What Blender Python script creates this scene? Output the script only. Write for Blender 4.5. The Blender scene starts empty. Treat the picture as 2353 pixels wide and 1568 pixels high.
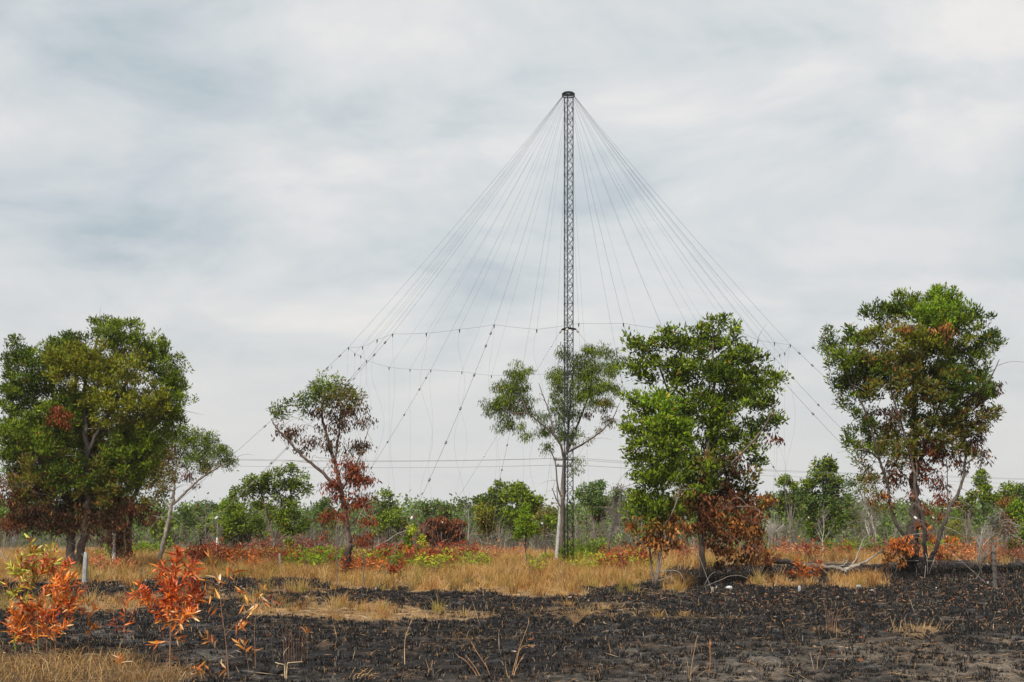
import bpy, math
import numpy as np
from mathutils import Vector

# ------------------------------------------------------------------ basics
W, H, F, HY, CX, EYE = 2353.0, 1568.0, 3268.06, 1190.0, 1176.5, 2.5
scene = bpy.context.scene
COL = scene.collection

def P(x, y, D):
    return np.array([(x - CX) * D / F, D, EYE + (HY - y) * D / F])
def DG(y):                       # distance of a ground point seen at height y
    return EYE * F / (y - HY)
def G(x, y):
    D = DG(y); return np.array([(x - CX) * D / F, D, 0.0])
def R(seed): return np.random.default_rng(seed)
def unit(v):
    return v / (np.linalg.norm(v, axis=-1, keepdims=True) + 1e-9)

# ------------------------------------------------------------------ noise
def _hash(i, j, s):
    h = (i.astype(np.int64) * 374761393 + j.astype(np.int64) * 668265263 + s * 982451653) & 0xffffffff
    h = ((h ^ (h >> 13)) * 1274126177) & 0xffffffff
    h = (h ^ (h >> 16)) & 0xffffffff
    return h / 4294967295.0
def vnoise(x, y, s=0):
    i, j = np.floor(x), np.floor(y); u, v = x - i, y - j
    u = u * u * (3 - 2 * u); v = v * v * (3 - 2 * v)
    a, b = _hash(i, j, s), _hash(i + 1, j, s)
    c, d = _hash(i, j + 1, s), _hash(i + 1, j + 1, s)
    return (a * (1 - u) + b * u) * (1 - v) + (c * (1 - u) + d * u) * v
def fbm(x, y, o=4, s=0):
    t, a, n = 0, 0.5, 0
    for k in range(o):
        t = t + a * vnoise(x * 2 ** k, y * 2 ** k, s + k * 17); n += a; a *= .55
    return t / n
def sstep(a, b, x):
    t = np.clip((x - a) / (b - a), 0, 1); return t * t * (3 - 2 * t)

# ------------------------------------------------------------------ mesh collecting
class MB:
    def __init__(self): self.v, self.q, self.c, self.n = [], [], [], 0
    def add(self, v, q, col):
        v = np.asarray(v, float).reshape(-1, 3); q = np.asarray(q, np.int64).reshape(-1, 4)
        col = np.asarray(col, float)
        if col.ndim == 1: col = np.tile(col[:3], (len(v), 1))
        self.v.append(v); self.q.append(q + self.n); self.c.append(col[:, :3]); self.n += len(v)
    def tube(self, pts, rad, sides=5, col=(.2, .2, .2), cap=False):
        pts = np.asarray(pts, float); n = len(pts)
        rad = np.full(n, rad, float) if np.isscalar(rad) else np.asarray(rad, float)
        col = np.asarray(col, float)
        if cap:
            pts = np.vstack([pts[:1], pts, pts[-1:]]); rad = np.r_[1e-4, rad, 1e-4]
            if col.ndim == 2: col = np.vstack([col[:1], col, col[-1:]])
            n += 2
        t = np.gradient(pts, axis=0)
        if cap: t[0], t[-1] = t[1], t[-2]; t[0] = pts[2] - pts[1]; t[1] = t[0]; t[-1] = pts[-2] - pts[-3]; t[-2] = t[-1]
        t = unit(t)
        ref = np.array([0.31, 0.95, 0.05]) if abs(t[:, 2]).mean() > .5 else np.array([0.05, 0.1, 1.0])
        a = unit(np.cross(t, ref)); b = np.cross(t, a)
        an = np.arange(sides) * 2 * math.pi / sides
        v = pts[:, None] + rad[:, None, None] * (a[:, None] * np.cos(an)[None, :, None] + b[:, None] * np.sin(an)[None, :, None])
        i = np.arange(n - 1)[:, None] * sides; k = np.arange(sides)[None]; k2 = (k + 1) % sides
        q = np.stack([i + k, i + k2, i + sides + k2, i + sides + k], -1).reshape(-1, 4)
        if col.ndim == 2: col = np.repeat(col, sides, 0)
        self.add(v.reshape(-1, 3), q, col)
    def box(self, c, s, col, rot=0.0, top=1.0):
        x, y, z = np.array(s) / 2.0
        v = np.array([[-x, -y, -z], [x, -y, -z], [x, y, -z], [-x, y, -z], [-x * top, -y * top, z], [x * top, -y * top, z], [x * top, y * top, z], [-x * top, y * top, z]])
        cr, sr = math.cos(rot), math.sin(rot)
        v = np.c_[v[:, 0] * cr - v[:, 1] * sr, v[:, 0] * sr + v[:, 1] * cr, v[:, 2]] + np.array(c)
        self.add(v, [[0, 3, 2, 1], [4, 5, 6, 7], [0, 1, 5, 4], [1, 2, 6, 5], [2, 3, 7, 6], [3, 0, 4, 7]], col)
    def leaves(self, c, d, L, Wd, col, rng, nbias=None):
        """one folded-flat diamond per leaf"""
        n = len(c)
        r = rng.normal(size=(n, 3))
        if nbias is not None: r = r * .8 + nbias
        side = unit(np.cross(d, r))
        L = np.asarray(L)[:, None]; Wd = np.asarray(Wd)[:, None]
        v = np.stack([c, c + d * L * .45 + side * Wd * .5, c + d * L, c + d * L * .45 - side * Wd * .5], 1)
        q = np.arange(4 * n).reshape(n, 4)
        self.add(v.reshape(-1, 3), q, np.repeat(col, 4, 0))
    def bigleaves(self, c, d, L, Wd, col, rng, col2=None):
        """curved blade with a folded midrib: 5 stations x 3"""
        n = len(c); st = np.array([0, .2, .5, .8, 1.0]); pr = np.array([.06, .72, 1, .62, .03])
        side = unit(np.cross(d, rng.normal(size=(n, 3)) + np.array([0, 0, .3])))
        up = np.cross(side, d); curl = rng.normal(-.05, .42, n)[:, None, None]; fold = rng.uniform(.1, .55, n)[:, None, None]
        tw = rng.normal(0, .8, n)
        Lb = np.asarray(L)[:, None, None]; Wb = np.asarray(Wd)[:, None, None]
        s = st[None, :, None]
        mid = c[:, None] + d[:, None] * Lb * s + up[:, None] * Lb * curl * s * s
        ang = tw[:, None] * st[None]
        sd = side[:, None] * np.cos(ang)[..., None] + up[:, None] * np.sin(ang)[..., None]
        un = up[:, None] * np.cos(ang)[..., None] - side[:, None] * np.sin(ang)[..., None]
        hw = Wb * .5 * pr[None, :, None]
        lft = mid + sd * hw + un * hw * fold; rgt = mid - sd * hw + un * hw * fold
        v = np.stack([lft, mid, rgt], 2).reshape(n, 15, 3)
        base = []
        for k in range(4):
            a = k * 3
            base += [[a, a + 1, a + 4, a + 3], [a + 1, a + 2, a + 5, a + 4]]
        q = (np.arange(n)[:, None, None] * 15 + np.array(base)[None]).reshape(-1, 4)
        cc = np.repeat(col[:, None], 15, 1)
        if col2 is not None:
            m = np.clip(rng.normal(.3, .5, (n, 15, 1)), 0, 1)
            cc = cc * (1 - m) + col2[:, None] * m
        cc[:, 1::3] *= 1.18
        self.add(v.reshape(-1, 3), q, cc.reshape(-1, 3))
    def blades(self, p, h, w, lean, col, rng, tipcol=None):
        """bent grass blades, two segments"""
        n = len(p); a = rng.uniform(0, 2 * math.pi, n)
        s = np.c_[np.cos(a), np.sin(a), np.zeros(n)] * np.asarray(w)[:, None] * .5
        h = np.asarray(h)[:, None]; up = np.array([0, 0, 1.0])
        m = p + up * h * .55 + lean * h * .25; t = p + up * h * (1 - .25 * np.linalg.norm(lean, axis=1, keepdims=True)) + lean * h
        v = np.stack([p - s, p + s, m - s * .8, m + s * .8, t - s * .15, t + s * .15], 1)
        q = (np.arange(n)[:, None, None] * 6 + np.array([[0, 1, 3, 2], [2, 3, 5, 4]])[None]).reshape(-1, 4)
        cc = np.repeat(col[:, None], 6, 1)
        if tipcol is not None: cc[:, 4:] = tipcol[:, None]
        self.add(v.reshape(-1, 3), q, cc.reshape(-1, 3))
    def data(self, name, mat, smooth=False):
        me = bpy.data.meshes.new(name)
        v = np.vstack(self.v).astype(np.float32); q = np.vstack(self.q).astype(np.int32); c = np.vstack(self.c)
        me.vertices.add(len(v)); me.vertices.foreach_set('co', v.ravel())
        me.loops.add(q.size); me.loops.foreach_set('vertex_index', q.ravel())
        me.polygons.add(len(q)); me.polygons.foreach_set('loop_start', np.arange(0, q.size, 4, dtype=np.int32))
        me.polygons.foreach_set('loop_total', np.full(len(q), 4, np.int32))
        if smooth: me.polygons.foreach_set('use_smooth', np.ones(len(q), bool))
        at = me.attributes.new('Col', 'FLOAT_COLOR', 'POINT')
        at.data.foreach_set('color', np.c_[np.clip(c, 0, 1), np.ones(len(c))].astype(np.float32).ravel())
        me.update(calc_edges=True); me.validate()
        me.materials.append(mat)
        return me
    def build(self, name, mat, parent=None, smooth=False):
        o = bpy.data.objects.new(name, self.data(name, mat, smooth)); COL.objects.link(o)
        if parent is not None:
            o.parent = parent; o.matrix_parent_inverse = parent.matrix_world.inverted() if False else o.matrix_parent_inverse
            o.location = -Vector(parent.location)
        return o

def tag(o, label=None, cat=None, group=None, kind=None):
    if label: o['label'] = label
    if cat: o['category'] = cat
    if group: o['group'] = group
    if kind: o['kind'] = kind
    return o
def thing(name, label, cat, loc=(0, 0, 0), group=None):
    o = bpy.data.objects.new(name, None); COL.objects.link(o); o.location = Vector([float(a) for a in loc])
    o.empty_display_size = .2
    return tag(o, label, cat, group)

def spline(pts, n=6):
    pts = np.asarray(pts, float)
    if len(pts) < 3:
        t = np.linspace(0, 1, n + 1)[:, None]; return pts[0] * (1 - t) + pts[-1] * t
    p = np.vstack([2 * pts[0] - pts[1], pts, 2 * pts[-1] - pts[-2]]); out = []
    for i in range(1, len(p) - 2):
        for t in np.linspace(0, 1, n, endpoint=False):
            a, b, c, d = p[i - 1], p[i], p[i + 1], p[i + 2]
            out.append(.5 * (2 * b + (c - a) * t + (2 * a - 5 * b + 4 * c - d) * t * t + (3 * b - a - 3 * c + d) * t ** 3))
    out.append(pts[-1]); return np.array(out)

# ------------------------------------------------------------------ materials
def new_mat(name):
    m = bpy.data.materials.new(name); m.use_nodes = True; nt = m.node_tree; nt.nodes.clear()
    return m, nt, nt.nodes.new('ShaderNodeOutputMaterial')
def link(nt, a, b): nt.links.new(a, b)

def mat_leaf(name, trans=.35, rough=.5, spec=.35):
    m, nt, out = new_mat(name)
    at = nt.nodes.new('ShaderNodeAttribute'); at.attribute_name = 'Col'
    bs = nt.nodes.new('ShaderNodeBsdfPrincipled'); bs.inputs['Roughness'].default_value = rough
    bs.inputs['Specular IOR Level'].default_value = spec
    tr = nt.nodes.new('ShaderNodeBsdfTranslucent'); mx = nt.nodes.new('ShaderNodeMixShader'); mx.inputs[0].default_value = trans
    link(nt, at.outputs['Color'], bs.inputs['Base Color']); link(nt, at.outputs['Color'], tr.inputs['Color'])
    link(nt, bs.outputs[0], mx.inputs[1]); link(nt, tr.outputs[0], mx.inputs[2]); link(nt, mx.outputs[0], out.inputs[0])
    return m
def mat_rough(name, scale=12.0, lo=.55, hi=1.35, bump=.3, rough=.85, stretch=(1, 1, 1), metal=0.0, spec=.25):
    m, nt, out = new_mat(name)
    at = nt.nodes.new('ShaderNodeAttribute'); at.attribute_name = 'Col'
    tc = nt.nodes.new('ShaderNodeTexCoord'); mp = nt.nodes.new('ShaderNodeMapping'); mp.inputs['Scale'].default_value = stretch
    nz = nt.nodes.new('ShaderNodeTexNoise'); nz.inputs['Scale'].default_value = scale; nz.inputs['Detail'].default_value = 6; nz.inputs['Roughness'].default_value = .65
    mr = nt.nodes.new('ShaderNodeMapRange'); mr.inputs[1].default_value = .3; mr.inputs[2].default_value = .7; mr.inputs[3].default_value = lo; mr.inputs[4].default_value = hi
    mul = nt.nodes.new('ShaderNodeVectorMath'); mul.operation = 'SCALE'
    bs = nt.nodes.new('ShaderNodeBsdfPrincipled'); bs.inputs['Roughness'].default_value = rough; bs.inputs['Metallic'].default_value = metal
    bs.inputs['Specular IOR Level'].default_value = spec
    bp = nt.nodes.new('ShaderNodeBump'); bp.inputs['Strength'].default_value = bump; bp.inputs['Distance'].default_value = .05
    link(nt, tc.outputs['Object'], mp.inputs[0]); link(nt, mp.outputs[0], nz.inputs['Vector']); link(nt, nz.outputs[0], mr.inputs[0])
    link(nt, at.outputs['Color'], mul.inputs[0]); link(nt, mr.outputs[0], mul.inputs['Scale']); link(nt, mul.outputs[0], bs.inputs['Base Color'])
    link(nt, nz.outputs[0], bp.inputs['Height']); link(nt, bp.outputs[0], bs.inputs['Normal']); link(nt, bs.outputs[0], out.inputs[0])
    return m
M_LEAF = mat_leaf('tree_leaf', .28, .6, .12)
M_DRY = mat_leaf('dry_leaf', .3, .7, .1)
M_FORE = mat_leaf('sapling_leaf', .25, .42, .4)
M_GRASS = mat_leaf('dry_grass', .3, .7, .15)
M_CHAR = mat_rough('charred_grass', 30, .5, 1.6, .2, .8, spec=.2)
M_BARK = mat_rough('bark', 9, .5, 1.5, .5, .9, (1, 1, .25))
M_TWIG = mat_rough('twig', 25, .7, 1.3, .1, .85)
M_STEEL = mat_rough('galvanised_steel', 20, .75, 1.2, .1, .7, metal=0, spec=.1)
M_WIRE = mat_rough('wire', 20, .8, 1.2, .0, .7, spec=.1)
M_PORC = mat_rough('porcelain', 8, .9, 1.1, .05, .3, spec=.5)
M_CONC = mat_rough('concrete', 14, .55, 1.2, .4, .9)
M_GROUND = None

def mat_ground():
    m, nt, out = new_mat('burnt_ground')
    at = nt.nodes.new('ShaderNodeAttribute'); at.attribute_name = 'Col'
    tc = nt.nodes.new('ShaderNodeTexCoord')
    n1 = nt.nodes.new('ShaderNodeTexNoise'); n1.inputs['Scale'].default_value = 17; n1.inputs['Detail'].default_value = 8; n1.inputs['Roughness'].default_value = .8
    n2 = nt.nodes.new('ShaderNodeTexNoise'); n2.inputs['Scale'].default_value = 2.2; n2.inputs['Detail'].default_value = 5
    r1 = nt.nodes.new('ShaderNodeMapRange'); r1.inputs[1].default_value = .36; r1.inputs[2].default_value = .68; r1.inputs[3].default_value = .15; r1.inputs[4].default_value = 2.3
    r2 = nt.nodes.new('ShaderNodeMapRange'); r2.inputs[1].default_value = .3; r2.inputs[2].default_value = .7; r2.inputs[3].default_value = .65; r2.inputs[4].default_value = 1.3
    mm = nt.nodes.new('ShaderNodeMath'); mm.operation = 'MULTIPLY'
    mul = nt.nodes.new('ShaderNodeVectorMath'); mul.operation = 'SCALE'
    bs = nt.nodes.new('ShaderNodeBsdfPrincipled'); bs.inputs['Roughness'].default_value = .95; bs.inputs['Specular IOR Level'].default_value = .15
    bp = nt.nodes.new('ShaderNodeBump'); bp.inputs['Strength'].default_value = .9; bp.inputs['Distance'].default_value = .08
    for n in (n1, n2): link(nt, tc.outputs['Object'], n.inputs['Vector'])
    link(nt, n1.outputs[0], r1.inputs[0]); link(nt, n2.outputs[0], r2.inputs[0]); link(nt, r1.outputs[0], mm.inputs[0]); link(nt, r2.outputs[0], mm.inputs[1])
    link(nt, at.outputs['Color'], mul.inputs[0]); link(nt, mm.outputs[0], mul.inputs['Scale']); link(nt, mul.outputs[0], bs.inputs['Base Color'])
    link(nt, n1.outputs[0], bp.inputs['Height']); link(nt, bp.outputs[0], bs.inputs['Normal']); link(nt, bs.outputs[0], out.inputs[0])
    return m
M_GROUND = mat_ground()

# ------------------------------------------------------------------ palettes (real base colours)
PAL = {
 'gd': [((.058, .092, .006), 3), ((.090, .130, .008), 2), ((.030, .052, .006), 1)],
 'gm': [((.108, .160, .007), 3), ((.160, .210, .010), 2), ((.058, .090, .006), 2)],
 'gy': [((.165, .175, .009), 3), ((.225, .195, .014), 1), ((.105, .130, .008), 2)],
 'gb': [((.130, .215, .009), 3), ((.180, .245, .012), 2), ((.080, .145, .008), 1)],
 'go': [((.115, .110, .012), 2), ((.085, .105, .010), 2), ((.190, .090, .018), 1)],
 'gv': [((.075, .125, .022), 3), ((.105, .155, .028), 2), ((.045, .080, .020), 1)],
 'gg': [((.150, .215, .040), 2), ((.175, .225, .036), 1), ((.11, .17, .036), 1)],
 'yl': [((.300, .330, .022), 3), ((.220, .300, .020), 2), ((.400, .360, .035), 1)],
 'br': [((.120, .040, .014), 3), ((.075, .026, .012), 2), ((.180, .060, .018), 1)],
 'bd': [((.060, .026, .012), 3), ((.090, .035, .014), 1), ((.040, .040, .012), 1)],
 'rb': [((.170, .038, .012), 3), ((.110, .028, .012), 2), ((.250, .065, .018), 1)],
 'or': [((.440, .120, .022), 3), ((.280, .070, .018), 2), ((.560, .20, .045), 1), ((.13, .05, .02), 1)],
 'ob': [((.270, .105, .022), 3), ((.180, .070, .018), 2), ((.420, .170, .040), 1), ((.07, .03, .014), 2)],
 'rd': [((.360, .060, .020), 3), ((.220, .040, .018), 2), ((.480, .140, .04), 1), ((.10, .035, .02), 1)],
 'rp': [((.280, .085, .050), 3), ((.400, .140, .085), 1), ((.15, .05, .032), 2)],
 'pk': [((.560, .210, .090), 2), ((.450, .115, .035), 2), ((.500, .250, .140), 1)],
 'gr': [((.130, .115, .095), 2), ((.095, .085, .070), 1)],
}
def pick(rng, pal, n):
    if isinstance(pal, str): pal = PAL[pal]
    w = np.array([p[1] for p in pal], float); c = np.array([p[0] for p in pal])
    return c[rng.choice(len(c), n, p=w / w.sum())]

# ------------------------------------------------------------------ trees
LEAFMUL = 2.0
def lobes_to_clumps(lobes, D, rng, dens, depth=.8):
    pts, pal, mul = [], [], []
    s = D / F
    for lb in lobes:
        cx, cy, rx, ry, p = lb[:5]; dm = lb[5] if len(lb) > 5 else 1.0; dd = lb[6] if len(lb) > 6 else None
        c = P(cx, cy, D); n = max(2, int(math.pi * rx * ry * s * s * dens * dm))
        if dd is None: dd = rng.uniform(-.45, .45) * max(rx, 25) * s * 1.2
        u = unit(rng.normal(size=(n, 3))) * (rng.random(n) ** .42)[:, None]
        rz = max(rx, ry) * s * depth
        pts.append(c + np.array([0, dd, 0]) + u * np.array([rx * s, rz, ry * s])); pal += [p] * n
    return np.vstack(pts), pal

def make_tree(name, label, cat, base, D, limbs, lobes, seed, dens=14, per=26, L=.14, Wd=.042, rc=.42, mode='up',
              bark=(.16, .13, .10), group=None, char=0.0, twigs=True, mat=None, ground=True, stubs=0, leafmul=1.0):
    """limbs: ([(x,y[,depth])...], r0 px, r1 px); lobes: (cx,cy,rx,ry,palette[,density[,depth]]) in the photograph's proportions at distance D"""
    rng = R(seed); s = D / F
    root = thing(name, label, cat, np.array([(base - CX) * s, D, 0]), group)
    mb = MB(); nodes, nrad = [], []
    bark = np.array(bark)
    def bcol(p):
        k = np.clip((p[:, 2] - char * .35) / max(char * .65, .01), 0, 1)[:, None] if char > 0 else 1.0
        j = .8 + .4 * rng.random((len(p), 1))
        return (bark * k + np.array([.012, .010, .009]) * (1 - k)) * j if char > 0 else bark * j
    for li, (pts, r0, r1) in enumerate(limbs):
        q = np.array([P(p[0], p[1], D) + np.array([0, p[2] if len(p) > 2 else 0, 0]) for p in pts])
        if li == 0 and ground: q[0, 2] = -.15
        q = spline(q, 7)
        n = len(q); t = np.linspace(0, 1, n)
        q[1:-1] += rng.normal(0, 1, (n - 2, 3)) * np.array([1, 1, .3]) * (r0 * s * .18)
        rr = (r0 * (1 - t) ** .8 + r1 * (1 - (1 - t) ** .8)) * s
        if li == 0 and ground: rr = rr * (1 + .55 * np.exp(-t * 18))
        mb.tube(q, rr, 9 if r0 > 4 else 6, bcol(q)); nodes.append(q); nrad.append(rr)
    C, pal = lobes_to_clumps(lobes, D, rng, dens)
    pal = np.array(pal)
    cn = np.vstack(nodes); cr = np.concatenate(nrad)
    if twigs:
        d0 = np.array([np.min(((cn - c) ** 2).sum(1)) for c in C]); order = np.argsort(d0)
        buf = np.zeros((len(cn) + 6 * len(C), 3)); br = np.zeros(len(buf)); buf[:len(cn)] = cn; br[:len(cn)] = cr; m = len(cn)
        for i in order:
            c = C[i]; dv = c - buf[:m]
            cost = np.sqrt((dv ** 2).sum(1)) + np.clip(-dv[:, 2], 0, None) * 1.6
            k = int(np.argmin(cost)); a = buf[k]; ln = np.linalg.norm(c - a)
            if ln < .12: continue
            mid = a * .5 + c * .5 + rng.normal(0, .08, 3) * ln + np.array([0, 0, .10 * ln])
            q = spline(np.array([a, mid, c]), 3)
            r0 = min(br[k] * .75, .006 + .009 * ln); rr = np.linspace(r0, .0035, len(q))
            mb.tube(q, rr, 4, bark * (.7 + .4 * rng.random())); buf[m:m + 6] = q[1:7] if len(q) >= 7 else np.vstack([q[1:], np.tile(q[-1], (7 - len(q), 1))])
            br[m:m + 6] = np.linspace(r0, .0035, 6); m += 6
    for k in range(stubs):           # bare grey dead twigs low in the crown
        a = cn[rng.integers(len(cn) // 4, len(cn))]
        dr = unit(rng.normal(size=3) * np.array([1, 1, .6])); ln = rng.uniform(.5, 1.8)
        q = spline(np.array([a, a + dr * ln * .5 + rng.normal(0, .1, 3), a + dr * ln + np.array([0, 0, -.2 * ln])]), 4)
        mb.tube(q, np.linspace(.014, .004, len(q)), 4, (.26, .23, .19))
    mb.build('trunk', M_BARK, root, smooth=True)
    # leaves
    per = per * LEAFMUL * leafmul; L = L * 1.08; Wd = Wd * 1.15
    N = len(C); cnt = rng.poisson(per * np.where(np.isin(pal, ['ob', 'br', 'or', 'rb', 'bd']), .62, 1.0), N); idx = np.repeat(np.arange(N), cnt); n = len(idx)
    off = unit(rng.normal(size=(n, 3))) * (rng.random(n) ** .5)[:, None] * rc * np.array([1, 1, .8]) * rng.uniform(.6, 1.15, N)[idx][:, None]
    c = C[idx] + off
    up = np.array([0, 0, 1.0])
    if mode == 'up': d = unit(off / rc * .8 + up * .55 + rng.normal(0, .45, (n, 3)))
    elif mode == 'droop': d = unit(off / rc * .35 - up * .9 + rng.normal(0, .4, (n, 3)))
    else: d = unit(off / rc * .7 + rng.normal(0, .7, (n, 3)))
    col = np.zeros((n, 3))
    for p in set(pal.tolist()):
        w = pal[idx] == p; col[w] = pick(rng, p, int(w.sum()))
    hang = np.array([p in ('br', 'bd', 'rb', 'ob', 'or') for p in pal])[idx]
    if hang.any(): d[hang] = unit(d[hang] * .5 + np.array([0, 0, -.75]))
    cl = rng.uniform(.75, 1.3, N)[idx][:, None]
    col = col * cl * rng.uniform(.7, 1.35, (n, 1))
    odd = rng.random(n) < .02; col[odd] = pick(rng, 'ob', int(odd.sum()))
    c = np.where((c[:, 2] < .05)[:, None], c * np.array([1, 1, 0]) + np.array([0, 0, .08]), c)
    lb = MB(); lb.leaves(c, d, L * rng.uniform(.65, 1.3, n), Wd * rng.uniform(.7, 1.3, n), col, rng, np.array([0, -.2, .9]))
    lb.build('crown', mat or M_LEAF, root)
    return root

exec_parts = []
# ================================================================== GROUND
def px_of(X, Y):
    return CX + X * F / Y, HY + EYE * F / Y
def ell(px, py, cx, cy, rx, ry):
    return 1 - np.sqrt(((px - cx) / rx) ** 2 + ((py - cy) / ry) ** 2)
GB_X = [-400, 0, 120, 200, 330, 450, 620, 700, 800, 900, 1010, 1120, 1200, 1335, 1400, 1470, 1510, 1560, 1700, 3000]
GB_Y = [1345, 1345, 1342, 1334, 1336, 1338, 1340, 1338, 1352, 1356, 1357, 1349, 1350, 1350, 1346, 1342, 1330, 1300, 1290, 1280]
def grassiness(X, Y):
    """0 = burnt bare, 1 = standing straw-coloured grass"""
    px, py = px_of(X, Y)
    n = fbm(X * .35, Y * .16, 4, 3) - .5; nf = fbm(X * 1.3, Y * .5, 3, 9) - .5
    yb = np.interp(px, GB_X, GB_Y)
    g = sstep(6, -6, py - yb + n * 40 + nf * 22)
    def patch(cx, cy, rx, ry, s=1.0):
        nonlocal g
        g = np.maximum(g, s * sstep(-.12, .35, ell(px, py, cx, cy, rx, ry) + n * .9 + nf * .7))
    patch(820, 1408, 240, 16, .9); patch(700, 1388, 260, 7, .55); patch(1230, 1362, 130, 13); patch(1030, 1415, 110, 9, .5)
    patch(120, 1392, 330, 15, .75); patch(430, 1372, 260, 9, .5); patch(660, 1358, 130, 8, .6)
    patch(1340, 1402, 170, 16, .3); patch(1600, 1420, 150, 8, .22); patch(1100, 1470, 90, 6, .2); patch(1968, 1340, 88, 15); patch(1800, 1345, 95, 9, .8); patch(1550, 1347, 36, 15); patch(1470, 1365, 70, 6, .25)
    patch(2110, 1452, 85, 13, .55); patch(2080, 1440, 50, 8, .3); patch(1905, 1448, 50, 10, .3)
    patch(110, 1560, 330, 62, 1.0); patch(360, 1560, 160, 26, .5)
    patch(1560, 1300, 130, 14, .45); patch(1750, 1300, 120, 8, .3)
    return np.clip(g, 0, 1)
def sandiness(X, Y):
    px, py = px_of(X, Y); n = fbm(X * .5, Y * .22, 4, 21); f = fbm(X * 2.2, Y * 1.2, 3, 33)
    s = sstep(1430, 1540, py) * sstep(1250, 2000, px) * 1.0
    s = np.maximum(s, sstep(1535, 1600, py) * .55)
    s = np.maximum(s, .8 * sstep(0, .5, ell(px, py, 2310, 1470, 130, 16)))
    return np.clip(s * sstep(.36, .62, n * .6 + f * .4), 0, 1)

def axis(parts):
    out = [parts[0][0]]
    for a, b, s in parts:
        k = max(1, int(round((b - a) / s))); out += list(np.linspace(a, b, k + 1)[1:])
    return np.array(out)
xs = axis([(-1600, -300, 260), (-300, -60, 24), (-60, -30, 1.0), (-30, -14, .25), (-14, 14, .1), (14, 30, .25), (30, 60, 1.0), (60, 300, 24), (300, 1600, 260)])
ys = axis([(-60, 10, 10), (10, 19, .6), (19, 42, .09), (42, 75, .2), (75, 130, .8), (130, 300, 10), (300, 2600, 230)])
gx, gy = np.meshgrid(xs, ys)
def ground_z(X, Y):
    m = 1 - sstep(60, 110, Y)
    near = sstep(10, 18, Y)
    return (fbm(X * 3.1, Y * 3.1, 3, 5) - .5) * .10 * m * near + (fbm(X * .25, Y * .25, 2, 8) - .5) * .12 * near * m - .0
gz = ground_z(gx, gy)
Ys = np.maximum(gy, 8.0)
gr = np.where(gy > 8, grassiness(gx, Ys), .3); sd = np.where(gy > 8, sandiness(gx, Ys), .2)
nn = fbm(gx * 1.1, gy * .8, 4, 40)[..., None]; n3 = fbm(gx * 4.2, gy * 3.1, 3, 50)[..., None]
black = np.array([.013, .0125, .0125]); ash = np.array([.095, .089, .084]); straw = np.array([.34, .215, .10]); sand = np.array([.17, .135, .10])
n7 = fbm(gx * 9, gy * 8, 2, 52)[..., None]
char = black + (ash - black) * np.clip((n3 * .6 + n7 * .4 - .5) * 3.4, 0, 1) * (.1 + .75 * nn)
char = char + (np.array([.12, .072, .042]) - char) * np.clip((fbm(gx * .8, gy * .5, 4, 77)[..., None] * .6 + n7 * .4 - .53) * 5, 0, 1) * .8
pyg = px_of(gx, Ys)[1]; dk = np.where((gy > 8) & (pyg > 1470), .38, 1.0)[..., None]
ashp = np.clip((fbm(gx * .9, gy * .6, 4, 131)[..., None] * .65 + n7 * .35 - .56) * 7, 0, 1) * .8
char = char + (np.array([.145, .135, .12]) - char) * ashp * .7
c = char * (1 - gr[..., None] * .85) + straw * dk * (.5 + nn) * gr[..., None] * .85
c = c * (1 - sd[..., None]) + sand * sd[..., None]
far = sstep(95, 140, gy)[..., None]; c = c * (1 - far) + np.array([.07, .075, .035]) * far
mb = MB()
nyy, nxx = gx.shape
ii = np.arange(nyy * nxx).reshape(nyy, nxx)
q = np.stack([ii[:-1, :-1], ii[:-1, 1:], ii[1:, 1:], ii[1:, :-1]], -1).reshape(-1, 4)
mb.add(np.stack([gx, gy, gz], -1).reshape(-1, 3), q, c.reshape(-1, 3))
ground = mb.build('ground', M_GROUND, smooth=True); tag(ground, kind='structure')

def scatter(n, rng, d0, d1, margin=1.5, power=1.0):
    """random ground points inside the strip the place is seen through, even per square metre (power 1) or denser near (power<1)"""
    Y = (d0 ** (1 + power) + rng.random(n) * (d1 ** (1 + power) - d0 ** (1 + power))) ** (1 / (1 + power))
    X = (rng.random(n) - .5) * 2 * (Y * .37 + margin)
    return X, Y
def onground(X, Y, sink=.02): return np.c_[X, Y, ground_z(X, Y) - sink]

# --- charred tussocks ------------------------------------------------
rng = R(11); mb = MB()
X, Y = scatter(45000, rng, 20.5, 74, 6, .6)
g = grassiness(X, Y); s_ = sandiness(X, Y)
clus = fbm(X * .9, Y * .9, 3, 91)
keep = (rng.random(len(X)) < (1 - g) ** 1.5) & (rng.random(len(X)) < 1 - .55 * s_) & (clus > .24)
X, Y = X[keep], Y[keep]; n = len(X)
size = np.clip(rng.gamma(3, .022, n) + .024, .03, .18) * np.interp(Y, [21, 45, 70], [.92, 1.15, 1.5])
k = 24; idx = np.repeat(np.arange(n), k)
o = rng.normal(0, 1, (n * k, 2)) * (size[idx] * .62)[:, None]
rr_ = np.linalg.norm(o, axis=1) / size[idx]
p = onground(X[idx] + o[:, 0], Y[idx] + o[:, 1], .012)
lean = np.c_[o / (size[idx][:, None]) * .55, np.zeros(n * k)] + rng.normal(0, .35, (n * k, 3)) * np.array([1, 1, 0])
hh = size[idx] * np.clip(1.15 - .5 * rr_, .25, 1.1) * rng.uniform(.5, 1.1, n * k); tone = rng.uniform(.004, .016, n)[idx] * rng.uniform(.5, 1.6, n * k)
tc_ = tone[:, None] * np.array([1.03, 1, 1.0]); grey = rng.random(n * k) < .06; tc_[grey] = np.array([.11, .10, .092])
brn = rng.random(n * k) < .05; tc_[brn] = np.array([.22, .13, .06])
mb.blades(p, hh, np.interp(Y, [21, 70], [.014, .035])[idx] * rng.uniform(.6, 1.5, n * k), lean, tc_, rng)
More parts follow.
